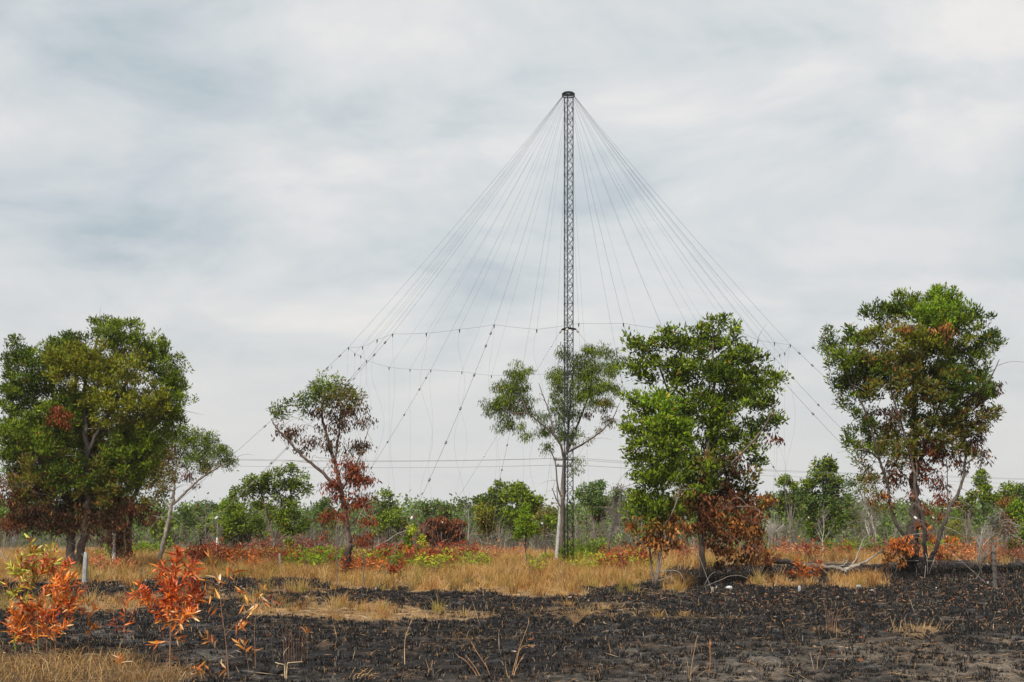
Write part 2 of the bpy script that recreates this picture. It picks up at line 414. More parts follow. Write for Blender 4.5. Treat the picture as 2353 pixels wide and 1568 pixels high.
o_ = mb.build('charred_grass', M_CHAR); tag(o_, 'short black burnt grass tussocks covering the open field', 'burnt grass', kind='stuff')

# --- straw coloured grass -------------------------------------------
rng = R(12); mb = MB()
X, Y = scatter(490000, rng, 21, 104, 5, .75)
g = grassiness(X, Y); px, py = px_of(X, Y)
tuft = fbm(X * 1.5, Y * 1.1, 3, 61)
keep = rng.random(len(X)) < np.clip(g ** 1.6, 0, 1) * np.clip((tuft - .36) * 4.5, .03, 1) * np.where(py > 1470, .55, 1.0) * np.clip((fbm(X * .16, Y * .10, 3, 64) - .22) * 3.6, .25, 1)
X, Y, g, px, py, tuft = X[keep], Y[keep], g[keep], px[keep], py[keep], tuft[keep]; n = len(X)
band = np.interp(py, [1275, 1300, 1325, 1350, 1375, 1430, 1500, 1540], [.5, .6, .55, .45, .26, .22, .3, .34])
band = np.where((px > 1860) & (px < 2070) & (py < 1370), .62, band)
hh = band * (.15 + 1.7 * np.clip(tuft - .3, 0, 1)) * (.6 + .8 * fbm(X * .5, Y * .4, 2, 67)) * rng.uniform(.5, 1.25, n)
lean = np.c_[rng.normal(.12, .33, n), rng.normal(0, .33, n), np.zeros(n)]
base = pick(rng, [((.58, .315, .088), 3), ((.66, .41, .16), 2), ((.44, .22, .065), 2), ((.70, .52, .28), 1), ((.22, .11, .04), 1)], n)
base *= (.8 + .5 * fbm(X * .3, Y * .3, 2, 71))[:, None]
grn = (rng.random(n) < .10 * sstep(.5, .62, fbm(X * .2, Y * .2, 2, 73))); base[grn] = np.array([.22, .2, .045])
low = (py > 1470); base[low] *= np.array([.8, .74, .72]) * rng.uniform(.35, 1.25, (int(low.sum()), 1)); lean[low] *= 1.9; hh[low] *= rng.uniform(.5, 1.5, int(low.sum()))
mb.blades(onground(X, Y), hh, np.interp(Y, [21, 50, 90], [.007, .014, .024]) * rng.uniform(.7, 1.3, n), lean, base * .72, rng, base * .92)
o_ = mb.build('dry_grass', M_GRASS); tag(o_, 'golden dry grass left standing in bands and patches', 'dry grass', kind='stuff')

# --- straw stubble and lying stalks in the foreground --------------------
rng = R(13); mb = MB()
X, Y = scatter(72000, rng, 21, 62, 5, .6)
px, py = px_of(X, Y); g = grassiness(X, Y); s_ = sandiness(X, Y)
ps = .10 + .9 * g + .5 * s_ + .5 * np.clip(fbm(X * .7, Y * .4, 3, 66) - .58, 0, 1) * 3
keep = rng.random(len(X)) < ps * .55
X, Y = X[keep], Y[keep]; n = len(X)
az = rng.uniform(0, 6.28, n); tilt = np.abs(rng.normal(0, .25, n)) * (rng.random(n) < .75) + (rng.random(n) < .08) * rng.uniform(.3, 1.1, n)
d = np.c_[np.cos(az) * np.cos(tilt), np.sin(az) * np.cos(tilt), np.sin(tilt)]
c0 = pick(rng, [((.40, .26, .13), 3), ((.24, .13, .05), 2), ((.10, .06, .03), 2), ((.55, .42, .27), 1)], n) * rng.uniform(.6, 1.1, (n, 1))
mb.leaves(onground(X, Y, -.02), d, rng.gamma(3, .07, n) + .04, np.interp(Y, [21, 60], [.009, .018]), c0, rng, np.array([0, 0, 1.0]))
o_ = mb.build('fallen_straw', M_GRASS); tag(o_, 'broken straw stalks lying on the burnt soil', 'straw', kind='stuff')

rng = R(15); mb = MB()
X, Y = scatter(80000, rng, 21, 31, 4, .6); px, py = px_of(X, Y); g = grassiness(X, Y)
keep = (py > 1468) & (rng.random(len(X)) < g ** 1.5 * .75 * np.clip((fbm(X * 2.2, Y * 1.6, 3, 88) - .34) * 5, 0, 1)); X, Y = X[keep], Y[keep]; n = len(X)
c0 = pick(rng, [((.52, .33, .13), 3), ((.40, .22, .075), 3), ((.60, .44, .24), 1), ((.20, .10, .04), 2)], n) * rng.uniform(.3, 1.0, (n, 1))
mb.blades(onground(X, Y), rng.gamma(4, .05, n) + .04, rng.uniform(.006, .012, n), np.c_[rng.normal(.1, 1.1, n), rng.normal(0, 1.1, n), np.zeros(n)], c0, rng, c0 * 1.15)
X, Y = scatter(5200, rng, 34, 92, 1, .9); g = grassiness(X, Y); px, py = px_of(X, Y); keep = rng.random(len(X)) < g ** 2; X, Y = X[keep], Y[keep]; n = len(X)
k = 46; idx = np.repeat(np.arange(n), k); o = rng.normal(0, .085, (n * k, 2)); big = rng.gamma(5, .2, n)
tcol = pick(rng, [((.58, .335, .10), 4), ((.66, .44, .18), 2), ((.40, .30, .07), 2), ((.30, .15, .05), 2), ((.44, .20, .055), 1)], n)
hb = np.interp(py[keep], [1290, 1330, 1360, 1400, 1440], [.55, .55, .42, .3, .26])
c0 = tcol[idx] * rng.uniform(.6, 1.2, (n * k, 1))
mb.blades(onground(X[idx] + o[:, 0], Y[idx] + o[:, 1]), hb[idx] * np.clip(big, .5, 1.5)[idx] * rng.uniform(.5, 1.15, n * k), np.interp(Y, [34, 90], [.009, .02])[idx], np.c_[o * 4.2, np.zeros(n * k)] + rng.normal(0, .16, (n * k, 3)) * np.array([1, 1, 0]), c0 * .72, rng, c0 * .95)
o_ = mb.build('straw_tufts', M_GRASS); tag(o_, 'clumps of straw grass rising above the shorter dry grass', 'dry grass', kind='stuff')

# --- fallen leaves ---------------------------------------------------
rng = R(14); mb = MB()
X, Y = scatter(6000, rng, 21, 66, 1, .9)
px, py = px_of(X, Y); g = grassiness(X, Y)
ps = .10 + .8 * sstep(1350, 1750, px) * sstep(1480, 1350, py) + .35 * sstep(1440, 1340, py)
keep = rng.random(len(X)) < ps * (1 - .6 * g)
X, Y = X[keep], Y[keep]; n = len(X); az = rng.uniform(0, 6.28, n); tl = rng.normal(.15, .2, n)
d = np.c_[np.cos(az), np.sin(az), tl]
c0 = pick(rng, [((.42, .20, .10), 3), ((.45, .27, .17), 1), ((.30, .10, .035), 3), ((.55, .43, .34), 1)], n) * rng.uniform(.35, 1.0, (n, 1))
mb.leaves(onground(X, Y, -.05), unit(d), rng.uniform(.07, .16, n), rng.uniform(.025, .05, n), c0, rng, np.array([0, -.6, 1.0]))
o_ = mb.build('fallen_leaves', M_DRY); tag(o_, 'dry orange and pale leaves scattered over the black ground', 'fallen leaves', kind='stuff')

# ================================================================== BIG TREES
L1 = [([(172, 1322), (164, 1260), (158, 1190, .2), (150, 1110, .3), (140, 1020, .4), (120, 930, .5), (95, 860, .4)], 11, 2.5),
      ([(178, 1320), (190, 1262, -.3), (206, 1210, -.5), (213, 1120, -.7), (214, 1040, -.8), (208, 950, -.7), (205, 860, -.5), (235, 770, -.3)], 10, 2.2),
      ([(214, 1040, -.8), (260, 960, -1.0), (300, 890, -.8), (330, 820, -.4)], 5, 1.5),
      ([(150, 1110, .3), (90, 1050, 0), (50, 980, -.4), (30, 900, -.3)], 5, 1.5),
      ([(160, 1200, .2), (110, 1150, -.5), (60, 1120, -.9), (20, 1110, -1)], 5, 1.3),
      ([(208, 1150, -.6), (270, 1080, -.2), (330, 1000, .4), (380, 930, .6)], 5, 1.4),
      ([(140, 1020, .4), (160, 900, .8), (165, 810, .9)], 4, 1.3)]
B1 = [(58, 828, 48, 50, 'gd', .75), (40, 800, 24, 25, 'gd', .6), (120, 850, 55, 50, 'gd', .7), (165, 795, 48, 40, 'gd', .6), (230, 750, 22, 20, 'gm', .7), (280, 772, 60, 38, 'gm'), (345, 812, 50, 45, 'gm'),
      (195, 850, 70, 55, 'gy', 1.0, -1.4), (270, 850, 95, 58, 'gy', 1.0, -1.0), (385, 865, 42, 60, 'gm', .9), (400, 925, 38, 55, 'gm', .9), (50, 905, 45, 45, 'gd', .7),
      (110, 930, 85, 60, 'go', .9), (180, 950, 80, 60, 'gm'), (305, 930, 100, 65, 'gy', 1.0, -1.2), (350, 975, 70, 55, 'gm'), (60, 1000, 52, 55, 'gm', .8), (25, 1050, 26, 55, 'gm', .7),
      (130, 1010, 90, 65, 'gm'), (235, 1020, 95, 60, 'go'), (320, 1030, 70, 50, 'gm'), (90, 1085, 80, 55, 'go'), (175, 1090, 90, 55, 'gd'), (170, 960, 30, 30, 'rb', .7, -2.0),
      (260, 1090, 80, 50, 'gd'), (115, 1150, 80, 45, 'bd', .8), (40, 1120, 42, 50, 'br', .55), (45, 1185, 50, 32, 'br', .8), (195, 1160, 65, 45, 'gd', .8), (150, 1205, 60, 30, 'bd', .5), (90, 1205, 50, 25, 'bd', .5)]
B1 += [(110, 1085, 95, 75, 'go', .5, -.6), (230, 1105, 85, 75, 'go', .5, -.6), (60, 1130, 62, 66, 'bd', .6), (150, 1180, 105, 42, 'bd', .7, -.8), (50, 950, 45, 90, 'gm', .5), (110, 1000, 90, 70, 'gm', .45, -1.2), (240, 1175, 60, 45, 'bd', .6), (35, 1200, 45, 26, 'br', .6), (300, 1060, 70, 60, 'gm', .5), (160, 830, 80, 45, 'gm', .5), (30, 870, 24, 50, 'gd', .5)]
make_tree('broadleaf_tree', 'large dense twin-trunked green tree at the left, concrete post at its foot', 'tree', 172, 62.8, L1, B1, 101, leafmul=1.2, dens=19, per=25, L=.16, Wd=.048, rc=.33, bark=(.075, .06, .05), char=.8, stubs=120)

L1b = [([(268, 1302), (266, 1240), (270, 1170), (285, 1080), (310, 1000)], 8, 2), ([(288, 1300, .4), (292, 1240, .4), (296, 1160, .5), (330, 1080, .5), (360, 1020, .5)], 7, 2)]
B1b = [(300, 1010, 60, 45, 'gm'), (360, 1010, 50, 45, 'gm'), (370, 1070, 45, 45, 'go', .8), (310, 1080, 65, 45, 'go'), (345, 1130, 45, 35, 'go', .7), (260, 1130, 55, 50, 'gd', .8), (285, 1180, 62, 40, 'br', .8), (330, 1185, 40, 30, 'br', .7),
       (270, 1230, 22, 45, 'bd', 1.2), (290, 1240, 25, 40, 'br', .8), (225, 1215, 40, 35, 'bd', .6), (240, 1170, 50, 40, 'bd', .6)]
make_tree('broadleaf_tree', 'brown-skirted tree with hanging dead leaves right of the twin-trunked tree', 'tree', 275, 72, L1b, B1b, 102, leafmul=1.3, dens=13, per=24, L=.17, Wd=.05, rc=.45, bark=(.12, .09, .07), mode='mix', stubs=80)

L1c = [([(360, 1307), (372, 1260), (384, 1210), (396, 1155), (400, 1120)], 5.5, 3), ([(398, 1160), (430, 1128), (465, 1100, -.3), (505, 1075, -.4), (530, 1062, -.3)], 3.2, .8), ([(400, 1125), (404, 1080), (420, 1040), (440, 1010)], 2.6, .8),
       ([(386, 1205), (370, 1190), (350, 1185)], 1.5, .5)]
B1c = [(430, 1005, 36, 28, 'gm', 1.5), (470, 1020, 34, 26, 'gm', 1.5), (500, 1045, 32, 24, 'gm', 1.4), (522, 1065, 24, 20, 'gm', 1.3), (455, 1055, 42, 28, 'gm', 1.2), (405, 1050, 26, 36, 'bd', .9), (415, 1085, 30, 24, 'br', .6), (480, 1080, 34, 18, 'go', .9), (390, 1110, 22, 26, 'go', .9), (440, 1110, 20, 14, 'bd', .25)]
make_tree('leaning_tree', 'slim grey tree leaning right, with a small lopsided crown', 'tree', 360, 71, L1c, B1c, 103, leafmul=1.5, dens=15, per=20, L=.13, Wd=.034, rc=.36, bark=(.21, .18, .15), stubs=16)

L2 = [([(795, 1324), (799, 1270), (801, 1240), (792, 1180), (780, 1119), (770, 1070, .3), (750, 1010, .4), (738, 960, .3), (745, 900, .2)], 8.5, 1.6),
      ([(782, 1130), (740, 1084, -.4), (703, 1053, -.6), (670, 1016, -.8), (641, 985, -.8), (630, 965, -.7)], 4.2, 1.0),
      ([(768, 1060, .3), (774, 1000, .7), (778, 950, .9), (800, 910, .8)], 3, .9), ([(784, 1130), (815, 1080, -.6), (835, 1040, -.8), (850, 990, -.7)], 2.5, .7), ([(797, 1215), (830, 1180, -.5), (848, 1150, -.5)], 2, .6)]
B2 = [(757, 885, 50, 26, 'gm', .9), (730, 900, 30, 24, 'gd', .8), (806, 912, 30, 30, 'go', .8), (695, 929, 33, 24, 'gd', .7), (640, 954, 28, 24, 'gd', .75), (765, 945, 50, 36, 'bd', 0.88), (760, 915, 45, 26, 'go', .7),
      (823, 962, 40, 34, 'bd', 0.74), (664, 991, 36, 26, 'bd', 0.81), (732, 1003, 52, 32, 'bd', 0.54), (819, 1020, 43, 28, 'bd', 0.61), (798, 1069, 43, 26, 'rb', 1.20), (827, 1102, 36, 26, 'rb', 1.40), (765, 1120, 26, 30, 'rb', 1.00),
      (839, 1152, 32, 20, 'rb', 1.40), (765, 1185, 38, 22, 'rb', 0.80), (843, 1193, 18, 14, 'rb', 1.20), (831, 1238, 25, 20, 'rb', 1.20), (690, 1030, 26, 18, 'bd', 0.47), (745, 1230, 16, 16, 'rb', 0.60), (790, 1270, 18, 24, 'rb', 0.40), (800, 1150, 24, 24, 'rb', 0.80)]
make_tree('half_scorched_tree', 'thin-crowned tree, red-brown leaves below, green top, blackened trunk foot', 'tree', 795, 62, L2, B2, 104, leafmul=1.5, dens=15, per=17, L=.17, Wd=.045, rc=.4, mode='mix', bark=(.10, .07, .055), char=1.6, stubs=30)

L3 = [([(1290, 1306), (1291, 1250), (1292, 1190), (1296, 1110), (1297, 1060), (1304, 1030), (1308, 960, .3), (1316, 870, .5), (1330, 810, .5)], 5.6, .9),
      ([(1297, 1062), (1288, 1025, -.3), (1269, 998, -.5), (1244, 977, -.7), (1212, 954, -.9), (1175, 952, -1), (1150, 930, -1)], 3.0, .7),
      ([(1302, 1040), (1322, 992, .2), (1340, 945, .3), (1356, 900, .3), (1368, 830, .2)], 3.2, .8), ([(1304, 1040), (1344, 1018, -.5), (1377, 995, -.8), (1404, 966, -1.0), (1420, 930, -1)], 2.5, .6),
      ([(1212, 954, -.9), (1195, 910, -.9), (1180, 870, -.8)], 2.2, .8), ([(1272, 1000, -.5), (1262, 950, -.2), (1246, 905, 0), (1238, 880, 0)], 1.8, .5), ([(1294, 1150), (1282, 1120), (1276, 1060, .2), (1264, 1036, .3)], 2.5, .8),
      ([(1291, 1170), (1280, 1150), (1268, 1122)], 2.2, .7), ([(1283, 1156), (1280, 1128), (1279, 1118)], 1.4, .5)]
B3 = [(1340, 880, 80, 70, 'gm', .35), (1300, 990, 40, 40, 'gd', .3), (1160, 920, 45, 60, 'gm', .35), (1250, 990, 30, 24, 'gd', .5), (1390, 970, 30, 24, 'go', .3), (1325, 1010, 30, 20, 'gm', .4), (1178, 885, 40, 40, 'gd', .8), (1195, 855, 26, 22, 'gm', .8), (1137, 930, 26, 28, 'gd', .75), (1195, 935, 34, 34, 'gm', .75), (1160, 972, 32, 22, 'gd', .7), (1199, 990, 20, 18, 'gm', .8), (1236, 956, 22, 16, 'gd', .6), (1160, 910, 30, 24, 'gm', .7),
      (1296, 815, 22, 18, 'gd', .7), (1364, 803, 36, 24, 'gm', .8), (1412, 826, 24, 24, 'gd', .7), (1282, 871, 24, 26, 'gm', .8), (1331, 850, 44, 34, 'gd', .8), (1389, 868, 40, 34, 'gm', .8), (1282, 925, 24, 24, 'gd', .8),
      (1339, 908, 46, 30, 'gm', .85), (1395, 930, 28, 20, 'go', .7), (1306, 955, 30, 22, 'gd', .7), (1365, 945, 26, 16, 'br', .35), (1323, 1066, 11, 24, 'gm', .7), (1257, 1020, 14, 18, 'gd', .8), (1420, 900, 14, 40, 'gm', .4), (1290, 1000, 14, 20, 'gd', .6)]
make_tree('gum_tree', 'pale-trunked tree with two drooping dark green crown lobes behind the mast', 'tree', 1290, 71.6, L3, B3, 105, leafmul=1.45, dens=16, per=24, L=.17, Wd=.030, rc=.4, mode='droop', bark=(.085, .067, .055), char=.7, stubs=30)

L4b = [([(1617, 1344), (1614, 1275), (1608, 1194), (1612, 1130), (1622, 1050), (1634, 960), (1640, 880), (1638, 800), (1636, 750)], 7, 1.2),
       ([(1610, 1150), (1650, 1090, -.6), (1700, 1040, -.9), (1745, 985, -1), (1775, 930, -.9)], 3.5, .8), ([(1618, 1080), (1580, 990, .6), (1545, 900, .9), (1510, 820, .9), (1480, 790, .9)], 3.5, .8),
       ([(1630, 990), (1670, 920, .5), (1715, 850, .7), (1745, 800, .6)], 3, .7), ([(1608, 1190), (1660, 1170, -.7), (1715, 1165, -1), (1745, 1180, -1)], 2.6, .7), ([(1612, 1230), (1650, 1225, -.6), (1690, 1245, -.9), (1705, 1280, -.9)], 2.2, .6), ([(1625, 1040), (1650, 1000, -.4), (1680, 960, -.6)], 2, .6)]
B4b = [(1636, 742, 34, 26, 'gm', .8), (1690, 768, 20, 22, 'gm', .7), (1472, 796, 32, 32, 'gm', .8), (1450, 850, 18, 34, 'gm', .6), (1531, 785, 42, 32, 'gm', .85), (1598, 790, 48, 38, 'gm', .9), (1665, 803, 48, 38, 'gm', .85), (1728, 825, 30, 34, 'gm', .8),
       (1490, 850, 40, 34, 'gm', .8), (1562, 850, 52, 36, 'gm', .85), (1648, 862, 52, 40, 'gd', .75), (1728, 872, 42, 34, 'gm', .7), (1780, 875, 26, 26, 'gm', .75), (1764, 925, 34, 28, 'gm', .65), (1706, 925, 42, 26, 'gd', .5), (1787, 960, 17, 22, 'gm', .7),
       (1751, 985, 38, 26, 'gd', .6), (1769, 1012, 20, 20, 'br', .7), (1724, 1028, 34, 26, 'gm', .8), (1742, 1066, 24, 20, 'gm', .6), (1645, 960, 42, 27, 'gm', .8), (1600, 930, 48, 32, 'gd', .8), (1625, 1010, 46, 30, 'gd', .8), (1670, 1064, 42, 25, 'gd', .7),
       (1610, 1075, 44, 30, 'go', .8), (1720, 1105, 32, 24, 'go', .6), (1640, 1130, 46, 27, 'br', .8), (1585, 1140, 34, 27, 'go', .7), (1700, 1150, 48, 27, 'br', .8), (1736, 1182, 27, 27, 'ob', .9), (1652, 1200, 54, 32, 'ob', .9), (1704, 1217, 45, 27, 'ob', .95),
       (1665, 1252, 50, 22, 'ob', .9), (1697, 1283, 22, 16, 'bd', 1.0), (1652, 1294, 12, 8, 'bd', .6), (1590, 1215, 30, 22, 'ob', .5), (1740, 1225, 20, 24, 'ob', .7)]
B4b += [(1590, 1090, 58, 48, 'gm', .6, -.5), (1572, 1155, 50, 38, 'go', .6, -.4), (1660, 1020, 50, 60, 'gm', .5), (1560, 960, 40, 60, 'gm', .5), (1625, 1130, 60, 40, 'go', .5), (1755, 1150, 22, 26, 'ob', .6), (1690, 1130, 40, 24, 'go', .6), (1620, 1160, 50, 30, 'go', .5), (1735, 1255, 24, 30, 'ob', .6), (1715, 1290, 22, 18, 'bd', .6), (1600, 900, 110, 110, 'gm', .4), (1690, 930, 80, 90, 'gm', .35), (1560, 1040, 70, 90, 'gd', .4), (1655, 1090, 60, 60, 'bd', .4), (1650, 1180, 90, 60, 'br', .5), (1690, 870, 70, 70, 'gm', .4)]
make_tree('broadleaf_tree', 'tall oval green tree with an orange-brown scorched skirt, right of the mast', 'tree', 1617, 54.5, L4b, B4b, 106, leafmul=1.3, dens=14, per=22, L=.175, Wd=.064, rc=.36, bark=(.11, .085, .065), char=.4, stubs=24)

L4a = [([(1507, 1354), (1511, 1310), (1517, 1257), (1521, 1190), (1521, 1110), (1516, 1040), (1512, 960)], 4.8, 1), ([(1502, 1352, .2), (1499, 1300, .3), (1496, 1270, .3), (1486, 1210, .2), (1480, 1130, .2), (1474, 1050, .2)], 3, .8),
       ([(1519, 1230), (1545, 1170, -.5), (1560, 1110, -.6), (1562, 1060, -.5)], 2.4, .7), ([(1506, 1350, -.2), (1514, 1305, -.3), (1518, 1275, -.3)], 2.6, 1.5)]
B4a = [(1463, 920, 36, 26, 'gm', .8), (1505, 940, 44, 32, 'gb'), (1470, 985, 42, 34, 'gm', .9), (1530, 985, 44, 36, 'gb'), (1570, 990, 36, 30, 'gb', .8), (1485, 1040, 44, 34, 'gm', .9), (1545, 1045, 42, 32, 'gm', .8), (1478, 1100, 38, 30, 'gm', .8), (1530, 1105, 42, 30, 'gm', .7),
       (1468, 1160, 34, 27, 'gm', .85), (1525, 1165, 42, 27, 'gm', .75), (1455, 1205, 22, 16, 'or', .8), (1495, 1212, 40, 22, 'go', .8), (1555, 1205, 32, 25, 'ob', .8), (1528, 1250, 36, 18, 'ob', .7), (1462, 1240, 20, 14, 'ob', .6), (1500, 1180, 50, 22, 'gd', .6)]
B4a += [(1505, 1030, 70, 100, 'gm', .45), (1500, 1150, 55, 60, 'gm', .5), (1530, 1215, 60, 40, 'ob', .6)]
make_tree('young_tree', 'lighter green young tree standing in front of the tall oval tree', 'tree', 1506, 49.5, L4a, B4a, 107, leafmul=1.3, dens=15, per=22, L=.17, Wd=.06, rc=.34, bark=(.15, .115, .085), char=.4, stubs=30)

L5 = [([(2087, 1335), (2089, 1308), (2094, 1275), (2101, 1245, .2), (2105, 1200, .3)], 18, 11),
      ([(2086, 1334), (2087, 1300), (2090, 1276), (2100, 1245, .2), (2106, 1190, .3), (2106, 1105, .3), (2104, 1010, .3), (2108, 900, .3), (2140, 770, .2)], 19, 1.8),
      ([(2098, 1262, .2), (2085, 1240), (2060, 1205), (2046, 1160), (2033, 1105, -.3), (2013, 1057, -.5), (1994, 988, -.6), (1972, 935, -.7), (1945, 885, -.7), (1915, 810, -.6)], 4.6, 1),
      ([(2096, 1290, -.3), (2110, 1285, -.5), (2121, 1298, -.6), (2130, 1280, -.6), (2145, 1250, -.6), (2170, 1178, -.5), (2194, 1135, -.4), (2211, 1086, -.3), (2212, 1000, -.2), (2206, 930, 0), (2230, 820, 0)], 6.2, 1.1),
      ([(2120, 1294, -.6), (2114, 1250, -.7), (2108, 1190, -.8), (2092, 1140, -.8), (2088, 1080, -.7), (2070, 1000, -.6), (2040, 900, -.5), (2020, 800, -.4)], 5, 1),
      ([(2013, 1057, -.5), (1985, 1040, -.9), (1965, 1030, -1)], 2.2, .7), ([(2211, 1070, -.3), (2235, 1050, -.5), (2262, 1040, -.6)], 2, .6), ([(2106, 1090, .3), (2150, 990, .7), (2180, 900, .9), (2200, 780, .9)], 4, 1), ([(2206, 930, 0), (2260, 880, -.5), (2285, 830, -.6)], 2.5, .7),
      ([(2170, 1178, -.5), (2180, 1120, .2), (2184, 1070, .4)], 1.8, .5)]
B5 = [(2150, 682, 34, 22, 'gm', .9), (2194, 706, 40, 25, 'gm', .9), (2018, 716, 35, 27, 'gd', .8), (2077, 712, 40, 28, 'gm', .9), (2250, 732, 32, 28, 'gd', .75), (2126, 738, 58, 32, 'gb', 1.0, -1.6), (2200, 752, 54, 32, 'gm', .9), (2278, 782, 26, 28, 'gd', .7),
      (1901, 783, 28, 27, 'gd', .7), (1952, 780, 30, 28, 'gd', .65), (2008, 778, 42, 28, 'gy', .8), (2082, 790, 54, 30, 'gy', .9, -1.6), (2165, 800, 52, 33, 'gy', .9), (2246, 812, 46, 38, 'gm', .8), (1924, 826, 40, 32, 'gm', .8, -1.0), (1999, 835, 46, 32, 'go', .7), (2120, 775, 36, 20, 'ob', .5, -2.2),
      (2040, 765, 26, 14, 'ob', .5, -2), (2087, 848, 55, 36, 'go', .7), (2168, 855, 52, 38, 'gd', .75), (2250, 868, 42, 32, 'gd', .6), (2290, 890, 20, 28, 'bd', .5), (1930, 876, 30, 27, 'gd', .6), (1994, 900, 42, 28, 'gd', .5), (2077, 905, 55, 33, 'go', .6), (2155, 915, 52, 34, 'gd', .7),
      (2233, 915, 38, 28, 'bd', .5), (1935, 928, 20, 22, 'gd', .5), (2035, 955, 46, 28, 'bd', .35), (2136, 970, 48, 28, 'gd', .55), (2205, 965, 36, 28, 'bd', .5), (2255, 958, 30, 22, 'bd', .45), (2250, 1000, 27, 22, 'bd', .35), (1960, 1005, 22, 22, 'gd', .35), (2165, 1030, 38, 28, 'br', .55),
      (1999, 1040, 28, 28, 'go', .35), (2077, 1060, 42, 28, 'br', .35), (2136, 1080, 28, 28, 'rb', .4), (2064, 1252, 24, 26, 'or', 1.1, -.9), (2056, 1278, 18, 16, 'ob', .8, -.9), (2140, 1222, 25, 16, 'or', .5), (2160, 1180, 20, 16, 'rb', .4), (2196, 1152, 22, 14, 'rb', .5), (2184, 1232, 10, 9, 'or', .9), (2105, 1010, 36, 26, 'bd', .4), (2250, 1055, 16, 10, 'bd', .3), (2110, 1130, 26, 24, 'rb', .2)]
B5 += [(2060, 1035, 60, 46, 'go', .5), (2140, 1045, 50, 46, 'br', .55), (1992, 1020, 40, 50, 'gm', .5), (2180, 965, 50, 40, 'gm', .5), (2030, 1150, 24, 40, 'ob', .35), (2230, 1040, 30, 26, 'go', .5), (2010, 870, 60, 50, 'gd', .5), (2230, 960, 55, 50, 'go', .45), (2255, 900, 40, 50, 'gd', .5), (1945, 880, 34, 40, 'gm', .5), (2150, 720, 80, 50, 'gb', .6), (2240, 1010, 36, 40, 'br', .5), (2080, 700, 50, 30, 'gm', .5), (2045, 1010, 55, 55, 'go', .4), (2170, 1000, 60, 50, 'go', .35), (2062, 1120, 36, 46, 'br', .35), (2150, 1115, 46, 40, 'rb', .4), (2000, 1100, 28, 44, 'go', .4), (2190, 1060, 36, 36, 'br', .35), (1985, 960, 40, 36, 'gd', .4), (2120, 1180, 40, 30, 'rb', .25), (2110, 790, 140, 75, 'gy', .35), (2080, 880, 120, 60, 'go', .4), (2190, 880, 90, 80, 'gd', .35), (1985, 850, 70, 60, 'gd', .4), (2110, 980, 90, 60, 'go', .3)]
make_tree('multi_stemmed_tree', 'tall spreading multi-stemmed tree with a charred black trunk base, at the right', 'tree', 2088, 58.4, L5, B5, 108, leafmul=1.45, dens=18, per=21, L=.165, Wd=.05, rc=.33, bark=(.075, .058, .046), char=3.0, stubs=70)

# ================================================================== MIDDLE-DISTANCE TREES
def bg(name, label, x, yb, trunk, lobes, seed, D=None, dens=3.2, per=26, L=.23, Wd=.10, bark=(.13, .11, .09), r0=3.0, mode='mix', limbs=None, rc=.55, char=0.0, stubs=6):
    D = D or DG(yb); lobes = [(l[0], l[1], l[2] * 1.14, l[3] * 1.14) + tuple(l[4:]) for l in lobes]
    if limbs is None:
        cx = np.mean([l[0] for l in lobes]); cy = min(l[1] for l in lobes)
        rr = R(seed + 5000)
        limbs = [([(x, yb), (x + (cx - x) * .15 + rr.normal(0, 1.5), yb + (trunk - yb) * .6), (x + (cx - x) * .4, trunk), (cx + rr.normal(0, 3), (trunk + cy) / 2), (cx, cy)], r0, .6)]
        for l in lobes[:5]:
            limbs.append(([(x + (cx - x) * .35, trunk + 4), ((x + l[0]) / 2, (trunk + l[1]) / 2 + 4), (l[0], l[1])], r0 * .5, .5))
    return make_tree(name, label, 'tree', x, D, limbs, lobes, seed, dens=dens, per=per, L=L, Wd=Wd, rc=rc, mode=mode, bark=bark, group='trees beyond the dry grass', char=char, stubs=stubs, leafmul=3.0)

bg('spreading_tree', 'dark green open-crowned tree left of the half-scorched tree', 629, 1290, 1245,
   [(583, 1100, 24, 17, 'gm', .8), (635, 1093, 22, 15, 'gm', .8), (687, 1084, 24, 13, 'gm', .9), (553, 1133, 28, 14, 'gm', .9), (603, 1123, 34, 20, 'gm', .9), (653, 1117, 34, 20, 'gm', .9), (693, 1127, 18, 15, 'gm', .9), (623, 1157, 34, 16, 'gm', .9),
    (663, 1147, 28, 14, 'gm', .6), (613, 1187, 24, 18, 'gm', .9), (653, 1191, 30, 20, 'gm', .9), (693, 1191, 18, 24, 'gd', .9), (670, 1237, 20, 18, 'gm', .9), (592, 1205, 18, 14, 'gd', .5)], 201, D=80, dens=5, per=26, L=.17, Wd=.07, rc=.45, bark=(.10, .08, .06), char=.8,
   limbs=[([(629, 1290), (630, 1262), (629, 1240), (622, 1215), (612, 1185), (605, 1150), (590, 1110)], 4.6, .8), ([(629, 1255), (612, 1246), (600, 1228), (590, 1200), (570, 1150)], 2.4, .6), ([(630, 1245), (640, 1210), (650, 1170), (660, 1120)], 2.6, .6), ([(622, 1215), (640, 1150), (680, 1100)], 1.8, .5), ([(630, 1250), (655, 1232), (675, 1215)], 1.8, .5)])
bg('bushy_tree', 'rounded bright green bushy tree beside the dark spreading tree', 555, 1272, 1255, [(533, 1174, 34, 20, 'gb'), (548, 1205, 42, 25, 'gm', 1.1), (556, 1235, 36, 20, 'gm', 1.0), (520, 1215, 20, 18, 'gb')], 202, dens=4.2, mode='mix')
bg('bushy_tree', 'pale yellow-green bushy tree behind the thin white pole', 472, 1264, 1250, [(473, 1203, 30, 17, 'gg'), (460, 1228, 27, 18, 'gv'), (490, 1190, 20, 12, 'gg')], 203, dens=3.4)
bg('bushy_tree', 'far dark flat-topped tree above the pale yellow-green one', 492, 1258, 1235, [(480, 1172, 34, 12, 'gv'), (505, 1180, 28, 14, 'gv'), (455, 1185, 20, 13, 'gv')], 204, dens=3.2)
